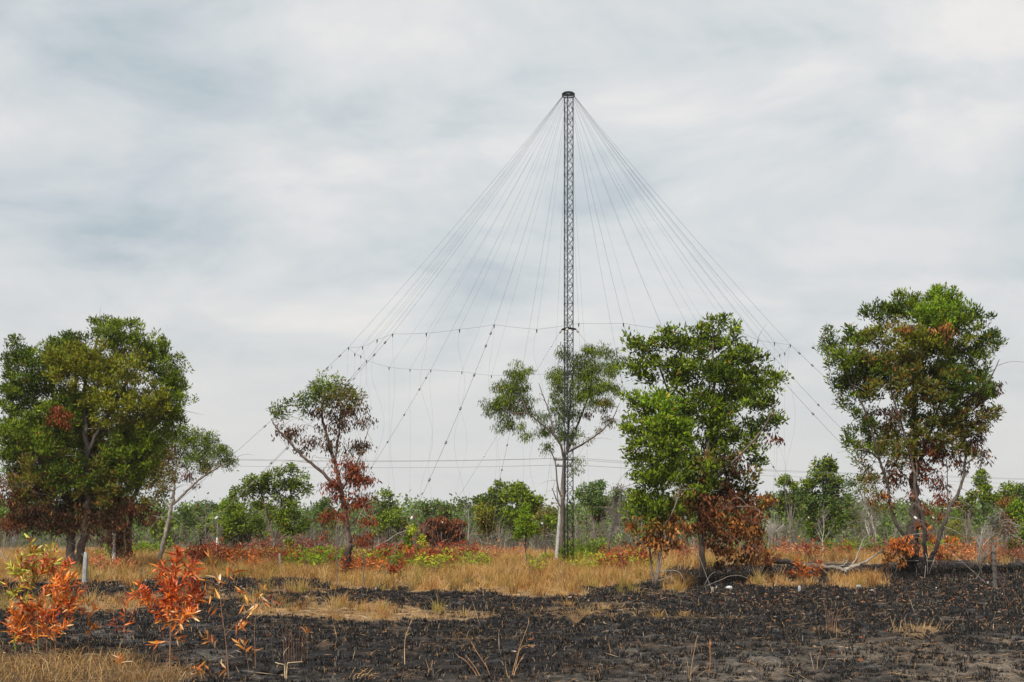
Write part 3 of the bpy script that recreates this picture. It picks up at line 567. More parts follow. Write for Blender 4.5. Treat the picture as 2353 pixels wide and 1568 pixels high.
bg('thin_tree', 'slender grey-green tree with bare stems left of the white pole', 427, 1262, 1230, [(418, 1165, 13, 12, 'gv', .8), (428, 1190, 18, 17, 'gv', .7), (438, 1175, 10, 10, 'gg', .6), (420, 1215, 14, 12, 'gg', .5)], 205, r0=1.6)
bg('bushy_tree', 'mid green tree showing behind the slim leaning grey tree', 374, 1272, 1250, [(374, 1222, 23, 22, 'gm', .9), (392, 1240, 20, 18, 'gv', .8), (355, 1235, 16, 18, 'gv', .7)], 206)
bg('bushy_tree', 'bluish dark tree peeking behind the half-scorched tree on its left', 741, 1258, 1220, [(739, 1158, 18, 19, 'gv', .9), (733, 1180, 22, 16, 'gv', .9), (752, 1185, 14, 14, 'gv', .8)], 207)
bg('thin_tree', 'narrow dark green treetop right of the half-scorched tree', 894, 1260, 1205, [(892, 1136, 14, 11, 'gm', .8), (898, 1157, 20, 13, 'gv', .9), (908, 1176, 16, 12, 'gm', .8)], 208, r0=1.8)
bg('bushy_tree', 'bluish dark round tree beside the narrow dark green treetop', 874, 1258, 1215, [(873, 1172, 18, 16, 'gv', 1.1), (860, 1188, 16, 14, 'gv', .9)], 209)
bg('bushy_tree', 'mid green round tree above the fallen black branches', 892, 1268, 1245, [(893, 1200, 27, 20, 'gm'), (882, 1222, 24, 20, 'gm'), (912, 1218, 20, 18, 'go')], 210, dens=3.8)
for k, (x, yy, rx, ry, lb) in enumerate([(981, 1167, 10, 8, 'leftmost of three tufted treetops poking over the red-brown tree'), (1004, 1164, 10, 10, 'middle one of three tufted treetops poking over the red-brown tree'), (1027, 1168, 5, 8, 'smallest, rightmost of three tufted treetops over the red-brown tree')]):
    bg('tufted_tree', lb, x, 1256, 1190, [(x, yy, rx, ry, 'gv', 1.2), (x + 3, yy + 14, rx * .8, 6, 'gv', .6)], 211 + k, r0=1.2, dens=3.2)
bg('scorched_tree', 'fully scorched red-brown tree behind the fallen black branches', 1012, 1277, 1255, [(1015, 1187, 14, 14, 'br', 1.0), (1003, 1215, 32, 22, 'br', 1.1), (1040, 1212, 22, 22, 'br', 1.0), (988, 1232, 22, 20, 'br', .9), (1020, 1240, 36, 20, 'br', 1.0), (1052, 1232, 16, 20, 'bd', .8)], 215, dens=4.6, bark=(.09, .07, .06))
bg('yellow_green_sapling', 'yellow-green young tree rising out of the fallen black branches', 946, 1292, 1262, [(949, 1220, 12, 15, 'yl'), (944, 1245, 18, 14, 'gb'), (972, 1240, 9, 10, 'yl', .9), (950, 1268, 16, 14, 'gb', .9), (932, 1260, 10, 10, 'gb', .7)], 216, D=80, dens=8, per=18, L=.16, Wd=.06, rc=.32, r0=1.8)
bg('curved_tree', 'olive-yellow tree with a curved thin trunk left of the bright sapling', 1109, 1287, 1250, [(1115, 1172, 22, 13, 'gy'), (1113, 1192, 30, 15, 'go'), (1105, 1214, 22, 10, 'go', .8), (1125, 1207, 16, 10, 'go', .7)], 217, dens=4.5, L=.18, Wd=.08, r0=1.8,
   limbs=[([(1109, 1287), (1112, 1270), (1124, 1246), (1122, 1225), (1116, 1195), (1114, 1170)], 2.0, .6), ([(1120, 1255), (1095, 1232), (1085, 1215)], 1.2, .4), ([(1122, 1250), (1140, 1232), (1150, 1222)], 1.2, .4)], stubs=20)
bg('bushy_tree', 'tallest dark green double-topped tree left of the mast', 1152, 1264, 1240, [(1145, 1127, 17, 13, 'gm', .9), (1183, 1119, 26, 13, 'gm'), (1089, 1152, 30, 13, 'gd', .9), (1135, 1155, 28, 22, 'gd'), (1165, 1140, 24, 14, 'gd'), (1110, 1165, 20, 14, 'gd', .9), (1150, 1190, 24, 18, 'gd', .8)], 218, dens=4)
bg('bushy_tree', 'lighter green dome-shaped tree left of the pale leaning pole', 1200, 1272, 1248, [(1195, 1143, 34, 17, 'gm'), (1220, 1158, 20, 19, 'gm', 1.0), (1192, 1172, 34, 20, 'gm'), (1228, 1180, 18, 18, 'go', .6), (1200, 1200, 30, 16, 'gd', .7)], 219, dens=4.2)
bg('young_tree', 'bright lime green young tree in the grass left of the mast', 1208, 1312, 1262, [(1207, 1174, 13, 14, 'gb', 1.1), (1209, 1200, 22, 18, 'gb', 1.1), (1206, 1228, 24, 18, 'gb', 1.0), (1196, 1212, 14, 14, 'gm'), (1222, 1220, 14, 14, 'gm')], 220, D=69, dens=9, per=22, L=.14, Wd=.05, rc=.33, r0=1.5, bark=(.09, .07, .06))
bg('young_tree', 'olive green slim tree close beside the pale leaning pole', 1255, 1286, 1245, [(1258, 1182, 18, 14, 'go'), (1262, 1202, 20, 14, 'gm'), (1250, 1215, 16, 12, 'go', .8)], 221, D=84, dens=6, per=20, L=.17, Wd=.07, r0=1.9, bark=(.05, .04, .035))
bg('bushy_tree', 'dark grey-green upright tree just right of the mast', 1366, 1268, 1240, [(1361, 1121, 19, 14, 'gv', .8), (1367, 1143, 26, 18, 'gv', .9), (1361, 1166, 23, 15, 'gv', .8), (1336, 1134, 9, 9, 'gv', .7), (1385, 1160, 18, 16, 'gv', .6), (1372, 1190, 24, 16, 'bd', .5)], 222, dens=4, stubs=50)
bg('thin_tree', 'sparse grey-brown tree between mast and tall oval tree', 1420, 1270, 1225, [(1415, 1118, 17, 14, 'gr', .5), (1428, 1135, 18, 14, 'gv', .6), (1412, 1150, 20, 14, 'gr', .5), (1430, 1165, 16, 16, 'bd', .5), (1405, 1190, 20, 18, 'gr', .4)], 223, L=.16, Wd=.06, stubs=60)
bg('bushy_tree', 'big dark green tree between the oval tree and multi-stemmed tree', 1900, 1268, 1232, [(1897, 1070, 24, 13, 'gm'), (1890, 1094, 23, 15, 'gm'), (1908, 1118, 22, 15, 'gv'), (1860, 1109, 22, 13, 'gm', .9), (1856, 1139, 22, 17, 'gv'), (1891, 1154, 33, 19, 'gv', 1.1), (1922, 1096, 12, 18, 'gm', .8), (1881, 1187, 33, 21, 'gd', 1.0), (1918, 1190, 36, 24, 'gd', 1.0), (1883, 1217, 28, 18, 'gd', .9), (1930, 1150, 20, 20, 'gv', .8)], 224, dens=4.6, r0=4.5, bark=(.17, .15, .13), stubs=40)
bg('bushy_tree', 'mid green tree on the left shoulder of the big dark one', 1816, 1263, 1215, [(1801, 1107, 14, 13, 'gm', .9), (1819, 1113, 17, 15, 'gm', .9), (1813, 1135, 17, 15, 'gm'), (1828, 1155, 20, 16, 'gm', .9)], 225, dens=3.6)
bg('bushy_tree', 'low yellowish green tree just right of the oval tree', 1788, 1262, 1230, [(1770, 1141, 17, 11, 'gv', .9), (1800, 1158, 26, 13, 'gm'), (1775, 1168, 24, 16, 'gm', .9), (1810, 1182, 24, 14, 'gg', .7)], 226)
bg('thin_tree', 'olive sparse tree with a grey trunk left of the multi-stemmed tree', 2014, 1275, 1200, [(1957, 1096, 18, 20, 'gv', .6), (1985, 1112, 20, 18, 'go', .5), (1965, 1130, 22, 18, 'gv', .6), (2000, 1140, 22, 20, 'go', .4), (1990, 1175, 24, 18, 'gr', .4), (2020, 1160, 18, 16, 'go', .4)], 227, r0=3.2, bark=(.24, .22, .20), stubs=60, L=.17, Wd=.06)
bg('thin_tree', 'narrow knobbly green treetop right of the multi-stemmed tree', 2262, 1265, 1190, [(2251, 1097, 12, 10, 'gm', 1.0), (2262, 1119, 19, 17, 'gm', .9), (2266, 1141, 18, 13, 'gm', .9), (2255, 1165, 20, 14, 'gv', .6)], 228, r0=1.8, dens=4)
bg('bushy_tree', 'green and brown tree second from the right frame edge', 2312, 1264, 1215, [(2305, 1126, 16, 12, 'gm'), (2318, 1141, 17, 13, 'go', .8), (2300, 1145, 14, 12, 'gm', .8)], 229)
bg('bushy_tree', 'dark green treetop touching the right frame edge', 2350, 1262, 1220, [(2348, 1125, 18, 13, 'gd', 1.1), (2365, 1140, 20, 15, 'gd'), (2340, 1145, 14, 12, 'gm')], 230)
bg('bushy_tree', 'soft green round tree left of the narrow knobbly treetop', 2223, 1266, 1230, [(2234, 1145, 18, 16, 'gm', .9), (2217, 1168, 18, 16, 'gm', .9), (2235, 1185, 16, 14, 'gv', .7), (2205, 1150, 14, 12, 'gm', .6)], 231)
bg('scorched_tree', 'rusty brown twiggy tree near the right frame edge', 2310, 1285, 1235, [(2305, 1170, 22, 25, 'ob', .5), (2315, 1195, 24, 20, 'br', .5), (2298, 1205, 18, 18, 'gr', .5), (2312, 1225, 20, 16, 'br', .4)], 232, L=.17, Wd=.06, stubs=90, bark=(.12, .08, .06))
bg('young_tree', 'bright yellow-green tall bush at the right frame edge', 2343, 1285, 1255, [(2345, 1165, 15, 15, 'gb'), (2347, 1190, 17, 20, 'gb', .8), (2343, 1225, 15, 22, 'gm', .8), (2345, 1250, 18, 16, 'gm', .7)], 233, dens=5)
bg('young_tree', 'small yellow-green tree glimpsed right of the bent charred trunk', 2198, 1270, 1240, [(2195, 1210, 11, 13, 'gy', .8), (2203, 1230, 12, 12, 'gb', .6), (2180, 1222, 9, 10, 'gy', .6)], 234, L=.17, Wd=.07)
bg('bushy_tree', 'light green tree behind the left edge of the twin-trunked tree', 15, 1268, 1240, [(12, 1190, 26, 22, 'gg'), (25, 1215, 24, 16, 'gv', .8), (-15, 1160, 26, 26, 'gm')], 235)

# ------------------------------------------------------------------ far woods (reads as one mass)
rng = R(31); mb = MB()
n = 4200
Dw = rng.uniform(118, 190, n); xw = rng.uniform(-120, 2480, n)
prof = 1168 + 34 * (fbm(xw * .012, xw * 0 + 3, 4, 15) - .5) * 2 + 10 * (vnoise(xw * .06, xw * 0, 19) - .5)
prof = prof - 16 * sstep(1700, 1800, xw) * sstep(2060, 1980, xw) - 12 * sstep(2180, 2230, xw) - 14 * sstep(1310, 1340, xw) * sstep(1470, 1430, xw)
top = prof + (Dw - 118) * .06
hz = (HY - top) * Dw / F + EYE
zc = hz * rng.random(n) ** .55
cw = np.c_[(xw - CX) * Dw / F, Dw, np.maximum(zc, .2)]
per = 24; idx = np.repeat(np.arange(n), per); off = rng.normal(0, 1, (n * per, 3)) * np.array([.75, .75, .5])
kinds = np.array(['gv', 'gd', 'gg', 'gr', 'bd'])[rng.choice(5, n, p=[.46, .26, .14, .08, .06])]
kc = np.zeros((n, 3))
for k in set(kinds.tolist()): kc[kinds == k] = pick(rng, k, int((kinds == k).sum()))
pp = cw[idx] + off; pp[:, 2] = np.maximum(pp[:, 2], .1)
mb.leaves(pp, unit(rng.normal(size=(n * per, 3)) + np.array([0, 0, .2])), rng.uniform(.25, .5, n * per), rng.uniform(.12, .24, n * per), kc[idx] * rng.uniform(.7, 1.3, (n * per, 1)), rng, np.array([0, -.3, .8]))
o_ = mb.build('far_woods', M_LEAF); tag(o_, 'distant grey-green woods closing the view behind the field', 'woods', kind='stuff')

# dry grey brush between the trees: thin upright twigs
rng = R(32); mb = MB()
for k in range(2600):
    x = rng.uniform(-60, 2420); yb = rng.uniform(1258, 1277); D = DG(yb); s = D / F
    dens_x = fbm(np.array([x * .01]), np.array([yb * .02]), 3, 44)[0]
    if rng.random() > (dens_x - .25) * 2.4: continue
    b = P(x, yb, D); b[2] = 0; h = rng.uniform(14, 62) * s * (1 if rng.random() < .8 else 1.6)
    ln = rng.normal(0, .16, 2) * h
    q = np.array([b, b + np.array([ln[0] * .4, ln[1] * .4, h * .5]), b + np.array([ln[0], ln[1], h])])
    c0 = pick(rng, [((.13, .11, .095), 3), ((.07, .055, .048), 3), ((.24, .21, .18), 1), ((.10, .055, .042), 2)], 1)[0]
    mb.tube(q, np.array([.03, .022, .008]) * rng.uniform(.6, 1.2), 3, c0)
    for j in range(rng.integers(2, 6)):
        t = rng.uniform(.3, .9); a = q[0] * (1 - t) + q[2] * t; d = unit(np.array([rng.normal(), rng.normal(), rng.uniform(.2, 1.2)])); l2 = h * rng.uniform(.15, .4)
        mb.tube(np.array([a, a + d * l2 * .5, a + d * l2 + np.array([0, 0, .1 * l2])]), np.array([.016, .012, .006]), 3, c0 * rng.uniform(.8, 1.2))
o_ = mb.build('dry_brush', M_TWIG); tag(o_, 'tangled grey leafless brush filling the gaps below the far trees', 'brush', kind='stuff')

# ------------------------------------------------------------------ leafless trees and saplings
def branch_tree(h, rng, mb, col, r0=.05, levels=3, spread=.6, nb=6, base=np.zeros(3), lean=(0, 0), tmin=.25, char=0):
    def grow(a, d, ln, r, lev):
        m = 5; q = [a]; dd = d.copy()
        for k in range(m):
            dd = unit(dd + rng.normal(0, .13, 3) + np.array([0, 0, .05])); q.append(q[-1] + dd * ln / m)
        q = np.array(q); rr = np.linspace(r, r * .35, m + 1)
        cc = np.tile(np.array(col) * rng.uniform(.85, 1.15), (m + 1, 1))
        if char: cc = cc * np.clip(q[:, 2] / char, 0, 1)[:, None] + np.array([.012, .01, .01]) * (1 - np.clip(q[:, 2] / char, 0, 1))[:, None]
        mb.tube(q, rr, 5 if lev == 0 else 3, cc)
        if lev >= levels: return
        k = max(2, int(nb * (1 - .2 * lev)))
        for j in range(k):
            t = rng.uniform(tmin if lev == 0 else .2, .98); i = min(int(t * m), m - 1); f = t * m - i
            p = q[i] * (1 - f) + q[i + 1] * f
            dr = unit(unit(rng.normal(size=3) * np.array([1, 1, .35])) * spread * rng.uniform(.6, 1.3) + dd * .8 + np.array([0, 0, .25]))
            grow(p, dr, ln * rng.uniform(.35, .62) * (1.1 - .4 * t), max(r * .5 * (1.05 - .6 * t), .004), lev + 1)
    grow(np.array(base, float), unit(np.array([lean[0], lean[1], 1.0])), h * .72, r0, 0)

MARKS = [(20, None), (172, 'the twin-trunked tree'), (360, 'the slim leaning tree'), (497, 'the thin white pole'), (629, 'the dark spreading tree'), (795, 'the half-scorched tree'), (946, 'the yellow-green sapling'), (1109, 'the curved olive tree'),
         (1208, 'the lime young tree'), (1306, 'the mast'), (1506, 'the lighter young tree'), (1617, 'the tall oval tree'), (1760, 'the black stump'), (1900, 'the big dark tree'), (2088, 'the multi-stemmed tree'), (2284, 'the wire-bound post')]
ORD = ['first', 'second', 'third', 'fourth', 'fifth', 'sixth', 'seventh', 'eighth', 'ninth', 'tenth', 'eleventh', 'twelfth', 'thirteenth', 'fourteenth', 'fifteenth', 'sixteenth', 'seventeenth', 'eighteenth', 'nineteenth', 'twentieth', 'twenty-first', 'twenty-second', 'twenty-third', 'twenty-fourth', 'twenty-fifth', 'twenty-sixth', 'twenty-seventh', 'twenty-eighth', 'twenty-ninth', 'thirtieth']
def place_labels(items, what):
    """items: x positions; label each by its order to the right of the nearest landmark"""
    out = {}; cnt = {}
    for i in sorted(range(len(items)), key=lambda i: items[i]):
        x = items[i]; mk = None
        for mx, nm in MARKS:
            if mx <= x: mk = nm
        cnt[mk] = cnt.get(mk, 0) + 1; o = ORD[cnt[mk] - 1]
        out[i] = f'{o} {what} right of {mk}' if mk else f'{o} {what} from the left frame edge'
    return out

# individually placed leafless trees
def bare(label, x, yb, top, seed, col=(.32, .29, .26), r0=.07, spread=.7, nb=7, lean=0, char=0, tmin=.25, name='bare_tree', levels=3, D=None):
    D = D or DG(yb); b = P(x, yb, D); b[2] = 0
    t = thing(name, label, 'dead tree', b); mb = MB(); h = (yb - top) * D / F
    b2 = b.copy(); b2[2] = -.1
    branch_tree(h, R(seed), mb, col, r0, levels, spread, nb, b2, (lean, 0), tmin, char)
    mb.build('branches', M_TWIG, t); return t
bare('white leafless tree with fanned branches behind the black stump', 1772, 1272, 1160, 301, (.44, .41, .37), .09, 1.15, 11, 0, tmin=.3)
bare('tall grey leafless tree with a dark charred foot right of the mast', 1398, 1298, 1130, 302, (.27, .24, .21), .08, .6, 9, .03, char=1.4, tmin=.35, D=78)
bare('round pale leafless tree at the right side of the spreading tree', 652, 1289, 1195, 303, (.34, .31, .26), .05, .95, 11, 0, tmin=.2)
bare('multi-stemmed dry shrub with a black foot beside the wire-bound post', 2258, 1332, 1200, 304, (.25, .22, .18), .05, .55, 12, -.05, char=1.1, tmin=.1)
bare('dry grey stems of a shrub left of the narrow knobbly treetop', 2243, 1290, 1185, 305, (.36, .33, .30), .05, .7, 8, .05)
bare('thin scorched dark sapling right of the wire-bound post', 2322, 1398, 1262, 306, (.07, .045, .035), .022, .35, 7, -.03, levels=2)
bare('grey dead tree arching left above the white leafless tree', 2015, 1272, 1150, 307, (.38, .35, .32), .07, .9, 8, -.35)
bare('grey leafless shrub at the left frame edge behind the post', 22, 1270, 1205, 308, (.26, .25, .25), .05, .9, 12, 0)
bare('pale crooked dead stem at the left frame edge', 14, 1300, 1235, 309, (.36, .33, .30), .04, .7, 5, .1, levels=2)
bare('slim grey sapling left of the half-scorched tree', 774, 1350, 1238, 310, (.15, .12, .10), .022, .5, 6, -.02, levels=2, tmin=.5)
bare('thin grey bent sapling leaning left in front of the half-scorched tree', 839, 1352, 1240, 311, (.11, .095, .08), .03, .5, 5, -.28, levels=2, tmin=.55)
bare('dark thin sapling leaning before the twin trunks', 325, 1343, 1275, 312, (.10, .08, .065), .022, .6, 6, -.1, levels=2, tmin=.3)
bare('dark twiggy sapling standing alone left of the tall oval tree', 1576, 1345, 1275, 313, (.08, .065, .055), .025, .3, 6, .03, levels=2)
bare('burnt upright twigs of a shrub between the two front trees', 1558, 1336, 1290, 314, (.035, .028, .025), .02, .6, 10, 0, levels=2, tmin=.05)

# group of bare saplings in the thicket: copies of five
protos = []
for k in range(5):
    mb = MB(); branch_tree(3.0, R(330 + k), mb, [(.19, .165, .145), (.13, .11, .10), (.25, .225, .195), (.11, .08, .068), (.16, .135, .12)][k], .04, 3, .6 + .1 * k, 7)
    protos.append(mb.data('branches', M_TWIG))
rng = R(340); spots = []
for x in list(np.linspace(395, 2340, 36) + rng.normal(0, 16, 36)):
    spots.append((float(x), rng.uniform(1264, 1284)))
lab = place_labels([s[0] for s in spots], 'grey leafless sapling in the thicket')
for i, (x, yb) in enumerate(spots):
    b = G(x, yb)
    t = thing('bare_sapling', lab[i], 'sapling', b, 'grey leafless saplings in the thicket')
    o = bpy.data.objects.new('branches', protos[i % 5]); COL.objects.link(o); o.parent = t
    f = rng.uniform(.7, 1.35); t.scale = (f, f, f * rng.uniform(.85, 1.2)); t.rotation_euler.z = rng.uniform(0, 6.28)

# ------------------------------------------------------------------ shrubs
def shrub_mesh(seed, pal, h=1.3, wd=.7, stems=11, lv=165, L=.17, Wd=.055, low=.15, pal2=None):
    rng = R(seed); ms, ml = MB(), MB()
    C, Dv, T = [], [], []
    for k in range(stems):
        a = rng.uniform(0, 6.28); r = wd * rng.random() ** .5; hh = h * rng.uniform(.55, 1.0) * (1 - .3 * r / wd)
        q = spline(np.array([[r * .3 * math.cos(a), r * .3 * math.sin(a), -.05], [r * .7 * math.cos(a), r * .7 * math.sin(a), hh * .5], [r * math.cos(a), r * math.sin(a), hh]]), 4)
        ms.tube(q, np.linspace(.012, .005, len(q)), 4, np.array([.09, .055, .04]) * rng.uniform(.7, 1.3))
        m = lv // stems; t = rng.uniform(low, 1.0, m) ** .6; i = np.clip((t * (len(q) - 1)).astype(int), 0, len(q) - 2); f = t * (len(q) - 1) - i
        p = q[i] * (1 - f)[:, None] + q[i + 1] * f[:, None]
        az = rng.uniform(0, 6.28, m); el = rng.uniform(-.2, 1.1, m)
        d = np.c_[np.cos(az) * np.cos(el), np.sin(az) * np.cos(el), np.sin(el)]
        C.append(p + d * .05); Dv.append(d); T.append(t)
    C, Dv, T = np.vstack(C), np.vstack(Dv), np.concatenate(T); n = len(C)
    col = pick(rng, pal, n)
    if pal2:
        w = T < .45 + rng.normal(0, .15, n); col[w] = pick(rng, pal2, int(w.sum()))
    ml.leaves(C, Dv, L * rng.uniform(.7, 1.3, n), Wd * rng.uniform(.7, 1.3, n), col * rng.uniform(.75, 1.3, (n, 1)), rng, np.array([0, 0, .6]))
    return ms.data('stems', M_TWIG), ml.data('leaves', M_DRY)
RED = [shrub_mesh(400 + k, p) for k, p in enumerate(['rd', 'rp', 'or', 'rd', 'pk', 'rp'])]
GRN = [shrub_mesh(420 + k, p, h=1.1, pal2=p2) for k, (p, p2) in enumerate([('gb', None), ('yl', None), ('gg', None), ('yl', 'or'), ('gb', 'yl')])]
def put_shrubs(spots, protos, name, what, cat, group, seed, smin=.7, smax=1.2):
    rng = R(seed); lab = place_labels([s[0] for s in spots], what)
    for i, (x, yb, k, sc) in enumerate(spots):
        t = thing(name, lab[i], cat, G(x, yb), group)
        for nm, d in (('stems', protos[k][0]), ('leaves', protos[k][1])):
            o = bpy.data.objects.new(nm, d); COL.objects.link(o); o.parent = t
        t.scale = (sc * rng.uniform(.85, 1.25), sc * rng.uniform(.85, 1.25), sc); t.rotation_euler.z = rng.uniform(0, 6.28)
rng = R(450); spots = []
def run(x0, x1, y0, y1, n, ks, s0=.7, s1=1.1):
    for x in np.linspace(x0, x1, n):
        spots.append((float(x + rng.normal(0, (x1 - x0) / n * .35)), float(rng.uniform(y0 + 3, y1 + 8)), int(rng.choice(ks)), float(rng.uniform(s0, s1)) * 1.12))
run(432, 560, 1288, 1308, 12, [0, 2, 3], .8, 1.15); run(560, 640, 1292, 1312, 7, [2, 4, 5], .75, 1.0); run(660, 770, 1284, 1300, 8, [2, 0, 5], .7, 1.0)
run(800, 880, 1306, 1322, 5, [2, 3], .7, .95); run(880, 1060, 1290, 1308, 15, [0, 3, 2], .8, 1.15); run(1065, 1200, 1272, 1288, 8, [4, 1, 0], .7, 1.0); run(1385, 1490, 1288, 1310, 8, [0, 2, 3], .75, 1.1)
run(1700, 1860, 1274, 1284, 9, [1, 4, 0, 5], .8, 1.2); run(1860, 2060, 1268, 1284, 9, [5, 1, 0], .75, 1.05); run(2130, 2280, 1274, 1296, 8, [1, 4, 2], .85, 1.25); run(2290, 2350, 1280, 1300, 4, [1, 4, 5], .7, 1.0)
run(1540, 1680, 1274, 1290, 7, [1, 5, 0], .7, 1.0); run(215, 300, 1300, 1318, 4, [4], .6, .9); run(590, 720, 1264, 1274, 7, [5], .9, 1.3)
put_shrubs(spots, RED, 'scorched_shrub', 'russet scorched shrub', 'shrub', 'scorched shrubs along the dry grass', 451)
rng = R(460); spots = []
run(255, 350, 1282, 1296, 6, [2, 0], 1.0, 1.3); run(690, 780, 1296, 1312, 6, [4, 0], .9, 1.25); run(830, 930, 1294, 1312, 8, [4, 1, 3], .8, 1.1); run(950, 1060, 1300, 1320, 5, [3, 1], .7, 1.0); run(1060, 1110, 1306, 1322, 3, [2, 1], .8, 1.0)
run(1230, 1390, 1294, 1318, 12, [1, 3, 0], .6, .85); run(1300, 1390, 1282, 1288, 6, [0, 2], 1.2, 1.5); run(1395, 1480, 1284, 1312, 6, [1, 3], .65, .9); run(1700, 1760, 1272, 1280, 2, [2], 1.0, 1.2)
run(1930, 2030, 1268, 1276, 7, [0, 2], 1.0, 1.3); run(2140, 2180, 1268, 1274, 4, [0], 1.2, 1.5); run(590, 660, 1284, 1294, 5, [3, 1, 4], .7, .9)
put_shrubs(spots, GRN, 'green_shrub', 'yellow-green low shrub', 'shrub', 'green shrubs in the dry grass', 461)
# single scorched shrubs that stand out
def shrub(label, x, yb, hpx, pal, seed, wd=.5, lv=150, stems=6, D=None, low=.3, L=.17, name='scorched_shrub', pal2=None):
    D = D or DG(yb); h = hpx * D / F
    a, b = shrub_mesh(seed, pal, h, wd, stems, lv, L, .055, low, pal2)
    p = P(x, yb, D); p[2] = 0; t = thing(name, label, 'shrub', p)
    for nm, d in (('stems', a), ('leaves', b)):
        o = bpy.data.objects.new(nm, d); COL.objects.link(o); o.parent = t
    return t
shrub('deep red upright shrub at the right end of the fallen branches', 910, 1350, 80, 'rd', 470, .35, 150, 4, low=.45)
shrub('rust-pink leafy bush crowning the black stump', 1764, 1328, 74, 'pk', 471, .5, 230, 8, low=.55)
shrub('orange leafy shrub in front of the fallen grey log', 1852, 1352, 102, 'or', 472, .6, 260, 6, low=.25)
shrub('small red shrub hanging below the fallen log', 1808, 1332, 24, 'rd', 473, .4, 70, 6)
shrub('brown-leaved shrub wrapped round the charred trunk foot, left side', 2044, 1334, 84, 'ob', 474, .32, 170, 6, low=.5)
shrub('pale russet sapling between the concrete post and slim leaning tree', 231, 1322, 72, 'pk', 475, .35, 90, 4, low=.3)
shrub('pale russet low sapling under the hanging dead leaves', 262, 1322, 48, 'pk', 476, .3, 60, 3, low=.3)
shrub('red shrub right of the bent charred trunk', 2166, 1318, 66, 'rd', 477, .5, 160, 6)
shrub('leafy green shrub at the foot of the mast', 1322, 1300, 52, 'gb', 478, 1.0, 420, 16, low=.1, name='green_shrub', D=75)
shrub('leafy green shrub climbing the pale tree foot by the mast', 1298, 1306, 66, 'gm', 479, .7, 300, 12, low=.2, name='green_shrub', D=70.6)

# ================================================================== MAST
MD = 70.0; MX = (1306 - CX) * MD / F; TOPZ = EYE + (HY - 222) * MD / F; RINGZ = 10.62; RR = 10.8; RA = 22.7
mast = thing('antenna_mast', 'tall slender lattice antenna mast with an umbrella of wires spreading from its top ring', 'antenna mast', (MX, MD, 0))
MO = np.array([MX, MD, 0.0])
STEEL = (.022, .026, .03)
LEGA = [math.radians(a) for a in (20, 140, 260)]; LR = .25
legxy = [np.array([LR * math.cos(a), LR * math.sin(a), 0]) for a in LEGA]
for p in legxy:
    mb = MB(); mb.tube(MO + p + np.array([[0, 0, .12], [0, 0, 6], [0, 0, 12], [0, 0, 18], [0, 0, TOPZ]]), .025, 8, STEEL, cap=True); mb.build('leg', M_STEEL, mast, smooth=True)
mb = MB(); ph = .455; nz = int((TOPZ - .3) / ph)
for i in range(nz):
    z0 = .3 + i * ph
    for k in range(3):
        a, b = legxy[k], legxy[(k + 1) % 3]
        for s_, e_ in ((a, b), (b, a)):
            mb.tube(MO + np.array([s_ + [0, 0, z0], e_ + [0, 0, z0 + ph]]), .0105, 4, STEEL)
        if i % 2 == 0: mb.tube(MO + np.array([a + [0, 0, z0], b + [0, 0, z0]]), .0105, 4, STEEL)
    if i % 7 == 0:
        for p in legxy: mb.tube(MO + np.array([p + [0, 0, z0 - .03], p + [0, 0, z0 + .03]]), .036, 8, STEEL, cap=True)
mb.build('bracing', M_STEEL, mast)
mb = MB(); an = np.linspace(0, 2 * math.pi, 37)
for r, z in ((.30, TOPZ + .02), (.30, TOPZ + .12), (.24, TOPZ + .17)):
    mb.tube(MO + np.c_[r * np.cos(an), r * np.sin(an), np.full(37, z)], .022, 6, STEEL)
for a in an[:-1]:
    u = np.array([math.cos(a), math.sin(a), 0])
    mb.tube(MO + np.array([u * .08 + [0, 0, TOPZ + .14], u * .31 + [0, 0, TOPZ + .13], u * .305 + [0, 0, TOPZ - .01]]), .014, 5, STEEL)
mb.build('top_ring', M_STEEL, mast)
CZ = EYE + (HY - 755) * MD / F
mb = MB(); cl = [p * 1.5 for p in legxy]
for k in range(3):
    a, b = cl[k], cl[(k + 1) % 3]
    mb.tube(MO + np.array([a + [0, 0, CZ], b + [0, 0, CZ]]), .03, 6, STEEL)
    mb.tube(MO + np.array([a * .66 + [0, 0, CZ - .05], a * 1.15 + [0, 0, CZ - .03]]), .03, 6, STEEL, cap=True)
mb.build('collar', M_STEEL, mast)
for k in range(3):
    mb = MB(); p = cl[k] * 1.18 + np.array([0, 0, CZ - .08]); u = unit(cl[k])
    pts = np.array([p, p + u * .02, p + u * .035 - [0, 0, .03], p + u * .05 - [0, 0, .05], p + u * .07 - [0, 0, .07], p + u * .10 - [0, 0, .09]])
    mb.tube(MO + pts, [.03, .06, .035, .065, .035, .05], 8, (.34, .30, .25), cap=True); mb.build('collar_insulator', M_PORC, mast, smooth=True)
mb = MB(); mb.box((MX, MD, .05), (1.0, 1.0, .22), (.34, .33, .31), top=.96); mb.box((MX, MD, .185), (.62, .62, .05), (.12, .14, .16)); mb.build('foundation', M_CONC, mast)

